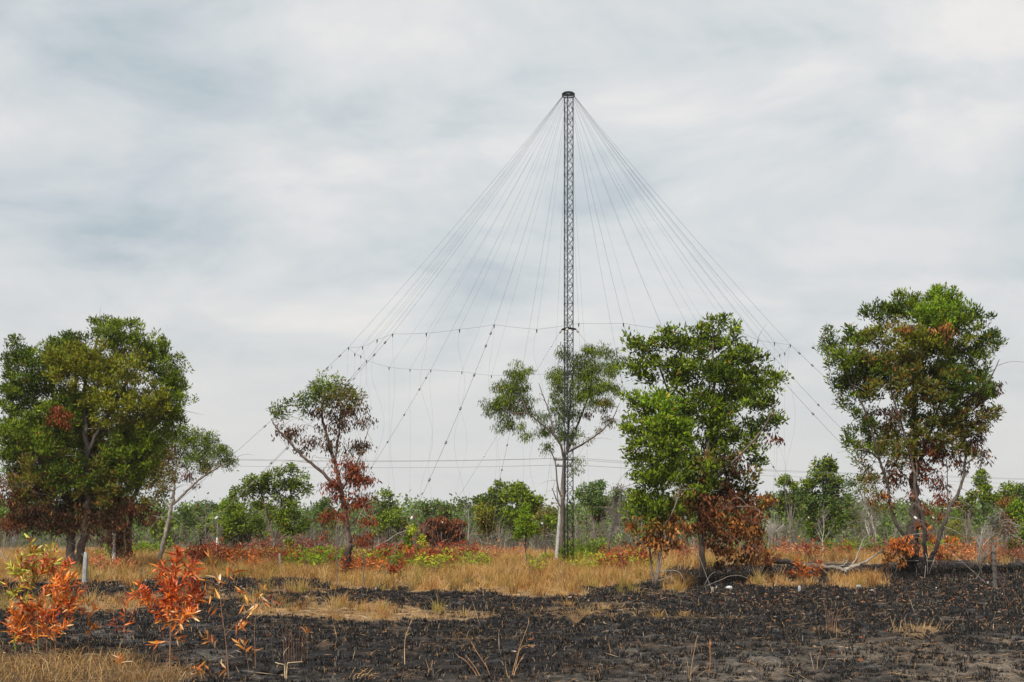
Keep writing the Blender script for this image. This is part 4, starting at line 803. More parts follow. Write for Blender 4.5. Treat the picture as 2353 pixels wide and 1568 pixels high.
# wires: 12 guys at 30 degree steps with two lighter radials between each pair
WIRE = (.04, .04, .04); GAL = (.17, .16, .14)
rng = R(70)
def gang(k36):                      # azimuth of a wire, counted from the right towards the viewer
    a = 18 + k36 * 10; return -math.radians(a + 2.0 * math.exp(-((a - 80) / 35) ** 2))
def ringp(k36):
    a = gang(k36); sag = 0 if k36 % 3 == 0 else -.10
    j = .97 if k36 % 3 else 1.0
    return MO + np.array([RR * j * math.cos(a), RR * j * math.sin(a), RINGZ + sag + (0 if k36 % 3 == 0 else rng.normal(0, .08))])
RP = [ringp(k) for k in range(36)]
def sagline(a, b, sag, n=14):
    t = np.linspace(0, 1, n)[:, None]; q = a * (1 - t) + b * t; q[:, 2] -= (4 * sag * t * (1 - t))[:, 0]; return q
ins_mesh = None
def insulator(p, d, parent, s=1.0):
    mb = MB(); d = unit(d)
    t = np.array([-.075, -.06, -.03, 0, .03, .06, .075]) * s
    mb.tube(p + t[:, None] * d, np.array([.02, .042, .046, .034, .046, .042, .02]) * s, 8, (.36, .35, .33), cap=True)
    mb.build('insulator', M_PORC, parent, smooth=True)
for k in range(36):
    a = gang(k)
    top = MO + np.array([.305 * math.cos(a), .305 * math.sin(a), TOPZ - .01])
    mb = MB(); mb.tube(sagline(top, RP[k], .16 + .1 * rng.random(), 16), .0029 if k % 3 else .0043, 4, WIRE)
    e = RP[k]; mb.tube(np.array([e, e - [0, 0, .05], e - [0, 0, .16]]), [.03, .03, .012], 5, (.05, .05, .05))
    mb.build('radial_wire', M_WIRE, mast)
    # dropper: slack wire hanging from the ring node to the ground
    zz = np.linspace(0, 1, 22); am = rng.uniform(.12, .34); ph_ = rng.uniform(0, 6.28); fr = rng.uniform(1.3, 2.1); az = rng.uniform(0, 6.28)
    endr = rng.uniform(-.2, .9)
    w = am * np.sin(zz * fr * 6.28 + ph_) * np.sin(np.clip(zz * 5, 0, 1) * 1.57) - am * math.sin(ph_) * 0
    u = np.array([math.cos(az), math.sin(az) * .6, 0]); uo = np.array([math.cos(a), math.sin(a), 0])
    q = e[None] + w[:, None] * u + (np.clip(zz - .7, 0, 1) ** 2 * 11 * endr)[:, None] * uo * -1 + np.c_[zz * 0, zz * 0, -zz * e[2]]
    mb = MB(); mb.tube(spline(q, 3), .0034, 4, (.25, .245, .235)); mb.build('dropper_wire', M_WIRE, mast)
    if k % 3 == 0:
        an_ = MO + np.array([RA * math.cos(a), RA * math.sin(a), 0.0])
        q = sagline(e, an_, .35, 24); mb = MB()
        mb.tube(q, np.linspace(.006, .008, 24), 5, np.linspace(0, 1, 24)[:, None] * (np.array(GAL) - WIRE) + np.array(WIRE))  # upper end coloured dark to imitate a silhouette against the sky, paler near ground
        mb.tube(np.array([an_ + [0, 0, -.3], an_ + [0, 0, .12]]), .035, 6, (.2, .19, .18), cap=True)
        g = mb.build('guy_wire', M_WIRE, mast)
        for t in (.035, .085, .2, .33, .46, .6, .74):
            f = t * 23; i = int(f); p = q[i] * (1 - f + i) + q[i + 1] * (f - i); insulator_parent = g
            mb2 = MB(); d = unit(q[i + 1] - q[i]); tt = np.array([-.075, -.06, -.03, 0, .03, .06, .075])
            mb2.tube(p + tt[:, None] * d, np.array([.02, .042, .046, .034, .046, .042, .02]), 8, (.12, .115, .11) if t < .65 else (.5, .49, .47), cap=True)  # sky silhouette put into the colour of the upper insulators; lowest stays pale
            o = bpy.data.objects.new('insulator', mb2.data('insulator', M_PORC, True)); COL.objects.link(o); o.parent = g
mb = MB()
for k in range(36): mb.tube(sagline(RP[k], RP[(k + 1) % 36], .02, 4), .0045, 4, WIRE)
mb.build('ring_wire', M_WIRE, mast)
for k in range(3):
    u = unit(cl[k]); s0 = MO + cl[k] * 1.5 + np.array([0, 0, CZ - .18]); e = MO + u * 10.4
    mb = MB(); mb.tube(sagline(s0, e, .12, 12), .0045, 4, WIRE); st = mb.build('stay_wire', M_WIRE, mast)
    for t in (.05, .5, .8):
        mb2 = MB(); p = s0 * (1 - t) + e * t - np.array([0, 0, .12 * 4 * t * (1 - t)]); d = unit(e - s0); tt = np.array([-.05, -.03, 0, .03, .05])
        mb2.tube(p + tt[:, None] * d, [.015, .035, .04, .035, .015], 8, (.5, .49, .46), cap=True)
        o = bpy.data.objects.new('insulator', mb2.data('insulator', M_PORC, True)); COL.objects.link(o); o.parent = st

# ================================================================== POWER LINE
def pole(label, x, yb, ytop, D, lean=0.0, col=(.46, .45, .43), xt=None, r=(.10, .07), arm=True):
    s = D / F; b = P(x, yb, D); b[2] = -.1; tp = P(xt if xt else x, ytop, D)
    t = thing('power_pole', label, 'power pole', (b[0], b[1], 0))
    mb = MB(); mb.tube(spline(np.array([b, b * .5 + tp * .5, tp]), 5), np.linspace(r[0], r[1], 11), 10, col, cap=True); mb.build('pole', M_CONC, t, smooth=True)
    if arm:
        for dz, w in ((-.12, .55), (-.44, .42)):
            mb = MB(); mb.box(tp + np.array([0, -.1, dz]), (w * 2, .07, .07), (.14, .12, .10)); mb.build('crossarm', M_BARK, t)
            for sx in (-.8, .8):
                mb = MB(); p = tp + np.array([sx * w, -.1, dz + .035]); mb.tube(p + np.array([[0, 0, 0], [0, 0, .04], [0, 0, .07], [0, 0, .1]]), [.02, .045, .03, .04], 8, (.42, .4, .37), cap=True); mb.build('insulator', M_PORC, t, smooth=True)
    return tp
pA = pole('leaning whitish concrete power pole at the pale-trunked tree by the mast', 1277, 1306, 1052, 73.5, xt=1297, col=(.36, .35, .33), r=(.105, .075))
pB = pole('concrete power pole hidden behind the multi-stemmed tree', 2106, 1277, 1091, 95.0, col=(.22, .21, .19), r=(.08, .06))
pC = pole('concrete power pole hidden behind the twin-trunked tree', 262, 1304, 1046, 71.7)
pole('thin white pole standing far off in the brush', 497, 1288, 1236, 92, xt=499, col=(.62, .61, .56), r=(.06, .05), arm=False)
def overhead(label, dz, dx):
    off = np.array([dx, -.1, dz]); far_r = np.array([46.0, 108.0, pB[2]]); far_l = np.array([-42.0, 71.0, pC[2] + .1])
    pts = []
    for a, b, sg in ((far_l, pC, .1), (pC, pA, .22), (pA, pB, .15), (pB, far_r, .1)):
        pts.append(sagline(a + off, b + off, sg, 14)[:-1])
    pts.append((far_r + off)[None]); mb = MB(); mb.tube(np.vstack(pts), .0075, 4, (.19, .22, .22))
    o = mb.build('overhead_wire', M_WIRE); tag(o, label, 'power line', 'overhead wires of the power line')
overhead('upper overhead wire of the power line, farther of the close pair', -.01, .44)
overhead('upper overhead wire of the power line, nearer of the close pair', -.04, -.44)
overhead('lower overhead wire of the power line', -.36, .33)

# ================================================================== POSTS, LOGS, BRANCHES, ROCKS
def post(label, x, yb, yt, wpx, col, seed, name='fence_post', D=None, xt=None, wire=False, cap=(.5, .5, .48)):
    D = D or DG(yb); s = D / F; b = P(x, yb, D); b[2] = 0; h = (yb - yt) * s; w = wpx * s
    t = thing(name, label, 'post', b); mb = MB(); n = 6; zz = np.linspace(-.15, h, n); dx = ((xt or x) - x) * s
    rng = R(seed)
    rings = []
    for i, z in enumerate(zz):
        f = z / h; ww = w * .5 * (1.05 - .18 * max(f, 0)) * (1 if i < n - 1 else .8); c = b + np.array([dx * f, 0, z])
        rings.append([c + np.array([sx * ww, sy * ww, 0]) + rng.normal(0, .004, 3) for sx, sy in ((-1, -.8), (-.8, -1), (.8, -1), (1, -.8), (1, .8), (.8, 1), (-.8, 1), (-1, .8))])
    v = np.array(rings).reshape(-1, 3); q = []
    for i in range(n - 1):
        for k in range(8): q.append([i * 8 + k, i * 8 + (k + 1) % 8, (i + 1) * 8 + (k + 1) % 8, (i + 1) * 8 + k])
    e = (n - 1) * 8; q += [[e, e + 1, e + 2, e + 3], [e, e + 3, e + 4, e + 7], [e + 7, e + 4, e + 5, e + 6]]
    mb.add(v, q, np.array(col) * (.85 + .3 * rng.random((len(v), 1)))); mb.build('shaft', M_CONC, t)
    if wire:
        mb = MB()
        for f in (.2, .36, .5, .62, .8):
            an = np.linspace(0, 6.28, 12); c = b + np.array([dx * f, 0, h * f]); mb.tube(c + np.c_[w * .62 * np.cos(an), w * .62 * np.sin(an), .04 * np.sin(an * 2) + np.linspace(0, .05, 12)], .012, 4, (.03, .028, .027))
        mb.build('wire_coil', M_WIRE, t)
    return t
post('weathered grey concrete post in front of the twin trunks', 194, 1342, 1269, 9.5, (.26, .26, .255), 501, xt=197)
post('tilted grey concrete post behind the yellow-green sapling at left', 49, 1336, 1290, 8, (.30, .31, .33), 502, xt=54)
post('dark weathered post bound with rusty wire, at the right', 2287, 1352, 1253, 8.5, (.10, .088, .078), 503, xt=2282, wire=True)
post('short grey concrete stub before the golden grass patch', 1837, 1361, 1346, 6.5, (.28, .29, .29), 504, name='concrete_stub')
post('thin black burnt stake left of the concrete stub', 1777, 1354, 1338, 3, (.015, .013, .012), 505, name='burnt_stake')
post('thin dark steel rod right of the golden grass patch', 2050, 1383, 1326, 2.0, (.03, .025, .022), 506, name='steel_rod')
post('short stake with a white insulator cap before the charred trunk', 2073, 1356, 1328, 2.0, (.06, .05, .045), 507, name='short_stake')
post('small cut wooden stub at the tall oval tree foot', 1637, 1362, 1349, 6, (.22, .18, .13), 508, name='wooden_stub')
post('dark short post with a pale top in the red shrubs', 573, 1300, 1272, 5, (.06, .055, .05), 510, name='burnt_stake', D=86)
post('grey wooden post right of the dark spreading tree', 646, 1316, 1272, 5, (.20, .18, .16), 511, xt=642, name='wooden_post')
post('black burnt snag at the edge of the golden grass by the front trees', 1474, 1335, 1316, 4, (.014, .012, .011), 512, name='burnt_stake', xt=1471)

def sticks(name, label, cat, paths, seed, D=None, mat=None, twig=0, group=None, twcol=None):
    """paths: ([(x, y, D or None)...], r0, r1 metres, colour0, colour1)"""
    rng = R(seed); all_ = []; mb = MB()
    for pts, r0, r1, c0, c1 in paths:
        q = spline(np.array([P(p[0], p[1], p[2] if len(p) > 2 else (D or DG(p[1]))) for p in pts]), 6); q[:, 2] = np.maximum(q[:, 2], r0 * .3)
        n = len(q); q[1:-1] += rng.normal(0, r0 * .18, (n - 2, 3)); t = np.linspace(0, 1, n)[:, None]
        rr = np.linspace(r0, r1, n) * rng.uniform(.88, 1.12, n)
        mb.tube(q, rr, 8 if r0 > .04 else 5, np.array(c0) * (1 - t) + np.array(c1) * t, cap=True); all_.append(q)
        for k in range(twig):
            i = rng.integers(n // 3, n); d = unit(rng.normal(size=3) * np.array([1, .7, .7]) + np.array([0, 0, .3]) + unit(q[-1] - q[0]) * .6); l = rng.uniform(.25, .9)
            tq = spline(np.array([q[i], q[i] + d * l * .5 + rng.normal(0, .05, 3), q[i] + d * l]), 3); tq[:, 2] = np.maximum(tq[:, 2], .01)
            mb.tube(tq, np.linspace(max(r1 * .6, .007), .004, len(tq)), 4, np.array(twcol or c1))
    b = all_[0][0]; t = thing(name, label, cat, (b[0], b[1], 0), group); mb.build('wood', M_BARK, t, smooth=True); return t
BLK, PALE, GREY, BRN = (.014, .012, .011), (.27, .235, .195), (.11, .092, .078), (.08, .055, .04)
DL = 63.0
sticks('fallen_tree', 'fallen tree, charred black at the stump end and bleached grey at its forked tip', 'fallen tree', [
    ([(1774, 1287, DL), (1800, 1291, DL), (1840, 1297, DL - .2), (1870, 1300, DL - .4), (1910, 1304, DL - .8), (1935, 1309, DL - 1), (1948, 1320, DL - 1.2)], .13, .05, BLK, PALE),
    ([(1940, 1309, DL - 1), (1960, 1302, DL - 1.2), (1980, 1295, DL - 1.4), (2004, 1282, DL - 1.4), (2030, 1265, DL - 1.4)], .075, .03, PALE, PALE),
    ([(1952, 1306, DL - 1), (1966, 1286, DL - .6), (1975, 1262, DL - .4), (1984, 1240, DL - .2), (2000, 1225, DL)], .035, .014, PALE, PALE), ([(1915, 1304, DL - .8), (1940, 1298, DL - .4), (1948, 1286, DL - .2)], .03, .012, PALE, PALE),
    ([(1965, 1308, DL - 1), (1985, 1316, DL - .6), (2004, 1322, DL)], .03, .014, GREY, GREY), ([(1976, 1262, DL - .4), (1992, 1250, DL), (2010, 1246, DL)], .018, .008, PALE, PALE)], 520, twig=5, twcol=PALE)
sticks('burnt_stump', 'jagged black burnt stump holding the fallen tree', 'stump', [([(1763, 1334, 60.5), (1762, 1318, 60.5), (1764, 1300, 60.6), (1760, 1286, 60.6), (1754, 1276, 60.6)], .20, .05, BLK, BLK), ([(1766, 1332, 60.4), (1767, 1312, 60.5), (1768, 1296, 60.6), (1769, 1288, 60.6)], .14, .05, BLK, BLK), ([(1755, 1338, 60.2), (1760, 1322, 60.4), (1764, 1310, 60.4)], .1, .07, BLK, BLK), ([(1776, 1334, 60.2), (1770, 1322, 60.4), (1766, 1312, 60.4)], .09, .06, BLK, BLK)], 521)
sticks('ashen_log', 'thin white ash-covered log lying behind the concrete stub', 'log', [([(1745, 1337), (1770, 1336), (1790, 1334), (1815, 1331), (1845, 1331)], .05, .035, (.6, .58, .55), (.35, .3, .27))], 522)
sticks('fallen_branch', 'black fallen branch with bleached upper limbs right of the half-scorched tree', 'fallen branch', [
    ([(838, 1276, 80), (865, 1277, 80), (885, 1274, 80), (910, 1266, 80), (934, 1257, 80)], .085, .05, BLK, BLK), ([(840, 1272, 80), (862, 1258, 80), (889, 1243, 80), (910, 1229, 80), (934, 1219, 80)], .05, .02, GREY, PALE),
    ([(848, 1268, 80), (880, 1256, 79.8), (905, 1250, 79.8), (936, 1245, 79.8)], .04, .018, GREY, GREY), ([(885, 1275, 80), (893, 1286, 79.6), (896, 1298, 79.4)], .03, .015, BLK, BLK), ([(842, 1276, 80), (820, 1278, 80.3), (806, 1273, 80.5)], .03, .01, GREY, PALE)], 523, twig=7, twcol=GREY)
sticks('fallen_branch', 'dark forked fallen branch right of the yellow-green sapling', 'fallen branch', [([(985, 1271, 82), (1000, 1268, 82), (1015, 1266, 82), (1041, 1261, 82)], .07, .03, BLK, GREY), ([(990, 1269, 82), (1003, 1257, 82), (1012, 1250, 82)], .03, .012, GREY, PALE), ([(1010, 1267, 82), (1025, 1258, 82), (1045, 1252, 82)], .03, .01, BLK, GREY)], 524, twig=7, twcol=GREY)
sticks('burnt_log', 'black burnt log lying in the golden grass left of the front trees', 'log', [([(1380, 1341), (1395, 1338), (1410, 1336), (1421, 1334)], .13, .07, BLK, BLK), ([(1410, 1336, 56), (1416, 1328, 56), (1422, 1330, 56)], .07, .05, BLK, BLK)], 525)
sticks('arched_branch', 'dry arching branch left of the tall oval tree trunk', 'fallen branch', [([(1573, 1345), (1585, 1337, 52.5), (1600, 1327, 52.5), (1625, 1324, 52.5)], .018, .012, GREY, GREY)], 526)
sticks('arched_branch', 'long dry branch arching right of the tall oval tree trunk', 'fallen branch', [([(1610, 1352), (1645, 1338, 50), (1675, 1325, 50), (1697, 1323, 50), (1718, 1331, 50), (1730, 1352)], .02, .013, GREY, GREY), ([(1716, 1329, 50), (1722, 1320, 50), (1720, 1314, 50)], .01, .006, GREY, GREY)], 527)
sticks('leaning_stick', 'pale straight stick propped against the tall oval tree trunk', 'stick', [([(1616, 1352), (1624, 1335, 50.5), (1634, 1321, 51), (1646, 1314, 51)], .02, .012, GREY, GREY)], 528)
sticks('burnt_log', 'black log lying at the foot of the tall oval tree', 'log', [([(1620, 1350), (1640, 1349), (1660, 1351), (1684, 1352)], .11, .05, BLK, BLK)], 529)
sticks('burnt_pole', 'long charred pole on the ground below the tall oval tree', 'stick', [([(1640, 1366), (1680, 1364), (1720, 1365), (1790, 1367)], .045, .03, BLK, (.05, .045, .04))], 530)
sticks('burnt_pole', 'thin charred pole on the ground beneath the golden grass patch', 'stick', [([(2000, 1368), (2060, 1367), (2120, 1367), (2160, 1368)], .03, .02, (.06, .055, .05), BLK)], 531)
sticks('burnt_log', 'thin charred log with a pale end at the lighter young tree foot', 'log', [([(1490, 1358), (1520, 1360), (1545, 1360), (1580, 1357)], .05, .03, BLK, (.1, .09, .08))], 532)
sticks('fallen_branch', 'dark branched stick on the burnt edge right of the concrete post', 'fallen branch', [([(232, 1344), (262, 1337), (290, 1332), (325, 1324)], .035, .02, BLK, BLK), ([(262, 1338), (270, 1326, 58), (284, 1316, 58)], .018, .008, BLK, BLK), ([(280, 1334), (296, 1338), (310, 1345)], .016, .008, BLK, BRN), ([(214, 1342), (222, 1328, 55), (226, 1322, 55)], .016, .008, BLK, BLK)], 533, twig=4, twcol=BLK)
sticks('fallen_branch', 'pile of dark twigs at the front edge of the golden grass', 'fallen branch', [([(830, 1362), (860, 1358), (900, 1359), (935, 1360)], .03, .015, BLK, BLK), ([(850, 1361), (870, 1350, 50), (890, 1349, 50), (915, 1357)], .014, .008, BRN, BRN), ([(838, 1364), (880, 1355, 50), (900, 1352, 50)], .012, .008, BLK, BRN)], 534, twig=7, twcol=BLK)
sticks('fallen_branch', 'grey crooked branch lying on black ground near the right frame edge', 'fallen branch', [([(1698 + 0, 1348), (1698, 1348)], .001, .001, GREY, GREY), ([(1698 + 250, 1402), (1998, 1392), (2060, 1388), (2110, 1390), (2150, 1397)], .028, .012, GREY, GREY)][1:], 535, twig=3, twcol=GREY)
sticks('fallen_branch', 'bleached branches strewn right of the bent charred trunk', 'fallen branch', [([(2166, 1330), (2190, 1332), (2230, 1333), (2262, 1330)], .03, .02, PALE, PALE), ([(2185, 1338), (2210, 1343), (2240, 1348), (2270, 1352)], .02, .012, GREY, GREY), ([(2262, 1331), (2275, 1345), (2290, 1354)], .02, .012, PALE, PALE)], 536, twig=2, twcol=PALE)
sticks('charred_log', 'charred thick log end lying in the foreground below the orange sapling', 'log', [([(477, 1551), (490, 1549), (507, 1552)], .075, .06, BLK, (.03, .028, .027))], 537)
sticks('charred_log', 'longer charred log in the foreground right of the orange sapling', 'log', [([(592, 1548), (612, 1546), (630, 1547), (641, 1549)], .075, .06, BLK, (.03, .028, .027))], 538)
sticks('fallen_branch', 'dark bent stick below the grey wooden post', 'fallen branch', [([(618, 1330), (632, 1334), (648, 1332), (656, 1329)], .02, .012, BLK, BLK)], 539)

def rock(label, x, y, wpx, hpx, col, seed, name='rock'):
    rng = R(seed); b = G(x, y); s = DG(y) / F
    bpy_me = MB(); nu, nv = 9, 6; v = []
    for i in range(nv):
        ph_ = math.pi * i / (nv - 1)
        for k in range(nu):
            th = 2 * math.pi * k / nu; r = 1 + .28 * rng.normal() * math.sin(ph_)
            v.append(b + np.array([math.sin(ph_) * math.cos(th) * wpx * s * .5 * r, math.sin(ph_) * math.sin(th) * wpx * s * .4 * r, hpx * s * .35 + math.cos(ph_) * hpx * s * .6]))
    q = [[i * nu + k, i * nu + (k + 1) % nu, (i + 1) * nu + (k + 1) % nu, (i + 1) * nu + k] for i in range(nv - 1) for k in range(nu)]
    bpy_me.add(v, q, col); o = bpy_me.build(name, M_CONC); tag(o, label, 'rock'); return o
rock('tilted grey concrete chunk at the right end of the golden grass patch', 1974, 1354, 14, 11, (.24, .24, .23), 541, 'concrete_chunk')
rock('low pale stone just below the grey concrete chunk', 2004, 1360, 12, 6, (.42, .39, .34), 542)
rock('pale flat stone on black ground under the bent charred trunk', 2153, 1354, 9, 5, (.5, .48, .44), 543)
rock('white ash lump on the ground right of the tall oval tree trunk', 1676, 1354, 16, 8, (.55, .54, .52), 544, 'ash_lump')
rock('small white ash lump beside the tall oval tree trunk', 1646, 1353, 8, 5, (.5, .48, .46), 545, 'ash_lump')
rock('grey slab half buried left of the orange sapling', 277, 1352, 16, 7, (.24, .23, .21), 546, 'concrete_chunk')
rock('small white bone-like stone in the black foreground', 1358, 1538, 10, 4, (.55, .53, .49), 547)
rock('brown stone lying among straw at the lower right', 1572, 1548, 16, 7, (.20, .16, .12), 548)

# ================================================================== FOREGROUND SAPLINGS
def sapling(label, D, stems, seed, pals, L=.16, Wd=.045, gap=.032, name='scorched_sapling', bare_below=.25, blotch=None, stemcol=(.20, .105, .06), dry=.0, size_top=.75):
    """stems: ([(x,y,depth)...], r0, r1, start of leaves 0..1, density)"""
    rng = R(seed); b = P(stems[0][0][0][0], stems[0][0][0][1], D); b[2] = 0
    t = thing(name, label, 'sapling', b); ms, ml = MB(), MB(); C, Dv, CO, LL = [], [], [], []
    stems = list(stems)
    for pts, r0, r1, st, dn, pl in list(stems):
        if dn < .75 or len(stems) < 4 or pl is FP: continue
        q = spline(np.array([[p[0], p[1], p[2] if len(p) > 2 else 0] for p in pts], float), 5); n = len(q); k = int(2 + 3 * min(dn, 1.6))
        for j in range(k):
            i = int((st + (.92 - st) * rng.random()) * (n - 1)); sd = rng.choice([-1, 1]); l = rng.uniform(9, 26); a = q[i]
            e_ = a + np.array([sd * l * rng.uniform(.35, 1), -l * rng.uniform(.35, .9), rng.normal(0, .15)])
            stems.append(([tuple(a), tuple(a * .5 + e_ * .5 + np.array([sd * 1.5, 1.5, 0])), tuple(e_)], r1 * .9, .0022, .15, dn * .8, pl))
    for pts, r0, r1, st, dn, pl in stems:
        q = spline(np.array([P(p[0], p[1], D) + np.array([0, p[2] if len(p) > 2 else 0, 0]) for p in pts]), 8)
        if len(pts) and pts is stems[0][0]: q[0, 2] = min(q[0, 2], -.05)
        n = len(q); tt = np.linspace(0, 1, n)[:, None]
        ms.tube(q, np.linspace(r0, r1, n) * (1.15 if len(stems) > 8 else .85), 6, np.array(stemcol) * (1 - tt * .5) + np.array(pl[1] if isinstance(pl, tuple) else stemcol) * tt * .5)
        ln = np.linalg.norm(np.diff(q, axis=0), axis=1).sum(); m = int(ln * (1 - st) / gap * dn * (1.05 if len(stems) > 8 else 1.1)) + 2
        t_ = st + (1 - st) * np.linspace(0, 1, m); f = t_ * (n - 1); i = np.clip(f.astype(int), 0, n - 2); p = q[i] * (1 - (f - i))[:, None] + q[i + 1] * (f - i)[:, None]
        tg = unit(q[i + 1] - q[i]); az = np.arange(m) * 2.4 + rng.uniform(0, 6.28) + rng.normal(0, .4, m)
        a = unit(np.cross(tg, np.array([.2, .3, .1]))); bb = np.cross(tg, a)
        rad = a * np.cos(az)[:, None] + bb * np.sin(az)[:, None]
        d = unit(rad + tg * rng.uniform(.5, 1.8, m)[:, None] + np.array([0, 0, .1]) + rng.normal(0, .25, (m, 3)))
        dr = rng.random(m) < dry; d[dr] = unit(d[dr] + np.array([0, 0, -1.2]))
        C.append(p); Dv.append(d); CO.append(pick(rng, pl[0] if isinstance(pl, tuple) else pl, m)); LL.append(1.02 * L * (1 - (1 - size_top) * t_) * rng.uniform(.7, 1.25, m))
    C, Dv, CO, LL = np.vstack(C), np.vstack(Dv), np.vstack(CO), np.concatenate(LL); n = len(C)
    CO = CO * rng.uniform(.75, 1.25, (n, 1)); c2 = None
    if blotch is not None: c2 = np.where((rng.random(n) < blotch[1])[:, None], pick(rng, blotch[0], n), CO * .75)
    else: c2 = CO * np.array([1.1, 1.2, 1.3])
    ml.bigleaves(C, Dv, LL, (.82 if len(stems) > 8 else .95) * Wd * LL / L * rng.uniform(.75, 1.2, n), CO, rng, c2)
    ms.build('stem', M_TWIG, t, smooth=True); ml.build('leaves', M_FORE, t, smooth=False); return t
FR = [((.56, .095, .012), 4), ((.40, .055, .010), 3), ((.66, .19, .026), 2), ((.20, .028, .010), 2)]
FO = [((.64, .18, .020), 3), ((.56, .12, .014), 3), ((.60, .24, .040), 2), ((.66, .38, .17), 1), ((.24, .05, .015), 1)]
FG = [((.44, .42, .05), 2), ((.32, .36, .035), 2), ((.28, .05, .015), 2), ((.20, .035, .012), 1)]
FP = [((.56, .185, .026), 4), ((.60, .27, .05), 2), ((.46, .11, .018), 3), ((.62, .42, .24), 1)]
YS = (.25, .24, .05); RS = (.10, .05, .03)
sapling('tall sapling at the left with yellow-green leaf tips turning orange-red below', 26.4, [
    ([(89, 1502), (87, 1450), (85, 1392), (79, 1340), (73, 1290), (69, 1240)], .012, .004, .55, 1.25, (FG, YS)),
    ([(79, 1345), (96, 1322, -.1), (112, 1305, -.15), (125, 1285, -.2), (138, 1264, -.2)], .006, .003, .15, 1.2, (FG, YS)), ([(80, 1330), (92, 1305, .1), (104, 1280, .15), (113, 1254, .2)], .006, .003, .2, 1.3, (FG, YS)),
    ([(85, 1380), (68, 1357, .1), (50, 1340, .15), (32, 1318, .2), (14, 1300, .2)], .006, .003, .25, 1.2, (FG, YS)), ([(84, 1400), (60, 1385, -.1), (40, 1365, -.15), (22, 1342, -.2)], .005, .003, .2, 1.1, (FG, YS)), ([(82, 1360), (62, 1330, -.2), (60, 1300, -.3), (58, 1272, -.3)], .005, .003, .3, 1.1, (FG, YS))],
    601, None, L=.185, Wd=.058, gap=.031, blotch=(FR, .55), stemcol=(.14, .12, .04))
sapling('bushy orange-red sapling just right of the tall yellow-tipped one', 26.0, [
    ([(128, 1498), (126, 1450), (124, 1392), (134, 1345), (146, 1308), (151, 1296)], .011, .004, .3, 1.4, FR), ([(108, 1499), (107, 1450), (103, 1400), (98, 1352)], .008, .003, .2, 1.2, FO), ([(126, 1455), (140, 1448, -.1), (152, 1440, -.1)], .004, .003, .2, 1.1, FO), ([(128, 1472), (116, 1462), (108, 1452)], .004, .003, .2, 1.0, FO), ([(127, 1440), (112, 1428), (100, 1412)], .004, .003, .2, 1.2, FR), ([(124, 1400), (140, 1370, -.2), (158, 1340, -.3), (168, 1326, -.3)], .006, .003, .1, 1.6, FO), ([(126, 1420), (145, 1400, .2), (160, 1380, .25), (172, 1352, .3)], .006, .003, .1, 1.5, FR),
    ([(125, 1385), (115, 1350, .2), (112, 1325, .3), (108, 1305, .3)], .005, .003, .2, 1.5, FO), ([(126, 1432), (145, 1415, .1), (163, 1398, .1), (178, 1374, .1)], .005, .003, .3, 1.3, FO), ([(126, 1405), (136, 1365, .3), (150, 1330, .3)], .005, .003, .1, 1.4, FO)],
    602, None, L=.165, Wd=.046, gap=.031)
sapling('low orange sapling crowded under the tall yellow-tipped one', 26.8, [
    ([(62, 1502), (60, 1450), (57, 1410), (52, 1376)], .009, .004, .2, 1.5, FO), ([(78, 1502), (76, 1450), (74, 1408), (70, 1370)], .007, .003, .2, 1.2, FO), ([(61, 1478), (48, 1470), (38, 1468)], .004, .003, .2, 1.0, FO), ([(63, 1480), (74, 1468), (84, 1460)], .004, .003, .2, 1.0, FO), ([(60, 1445), (40, 1436), (22, 1432)], .004, .003, .2, 1.0, FO), ([(60, 1440), (45, 1415, -.1), (32, 1396, -.2)], .005, .003, .15, 1.5, FO), ([(60, 1430), (75, 1405, .1), (84, 1385, .2)], .005, .003, .1, 1.5, FR), ([(61, 1465), (52, 1455, -.2), (42, 1447, -.2)], .004, .003, .3, 1.2, FO), ([(60, 1420), (66, 1395, .2), (64, 1370, .3)], .004, .003, .1, 1.5, FO)],
    603, None, L=.16, Wd=.045, gap=.034)
sapling('thin orange sapling between the left group and the red one', 26.6, [
    ([(203, 1494), (204, 1450), (203, 1420), (202, 1392)], .008, .003, .2, .8, FP), ([(204, 1455), (216, 1446, -.1), (232, 1442, -.1)], .004, .003, .2, .8, FP), ([(203, 1430), (195, 1412, .1), (184, 1404, .1)], .004, .003, .2, .8, FO), ([(203, 1425), (212, 1408), (222, 1398)], .004, .003, .2, .7, FO)],
    604, None, L=.17, Wd=.045, gap=.05)
sapling('small slim red sapling standing alone on black ground at left', 27.2, [([(285, 1492), (286, 1460), (286, 1420), (287, 1384)], .007, .003, .35, 1.0, FR), ([(286, 1455), (272, 1440, -.1), (262, 1425, -.1)], .004, .003, .2, .9, FR), ([(286, 1445), (298, 1425, .1), (303, 1408, .1)], .004, .003, .2, .9, FR)],
    605, None, L=.18, Wd=.036, gap=.045)
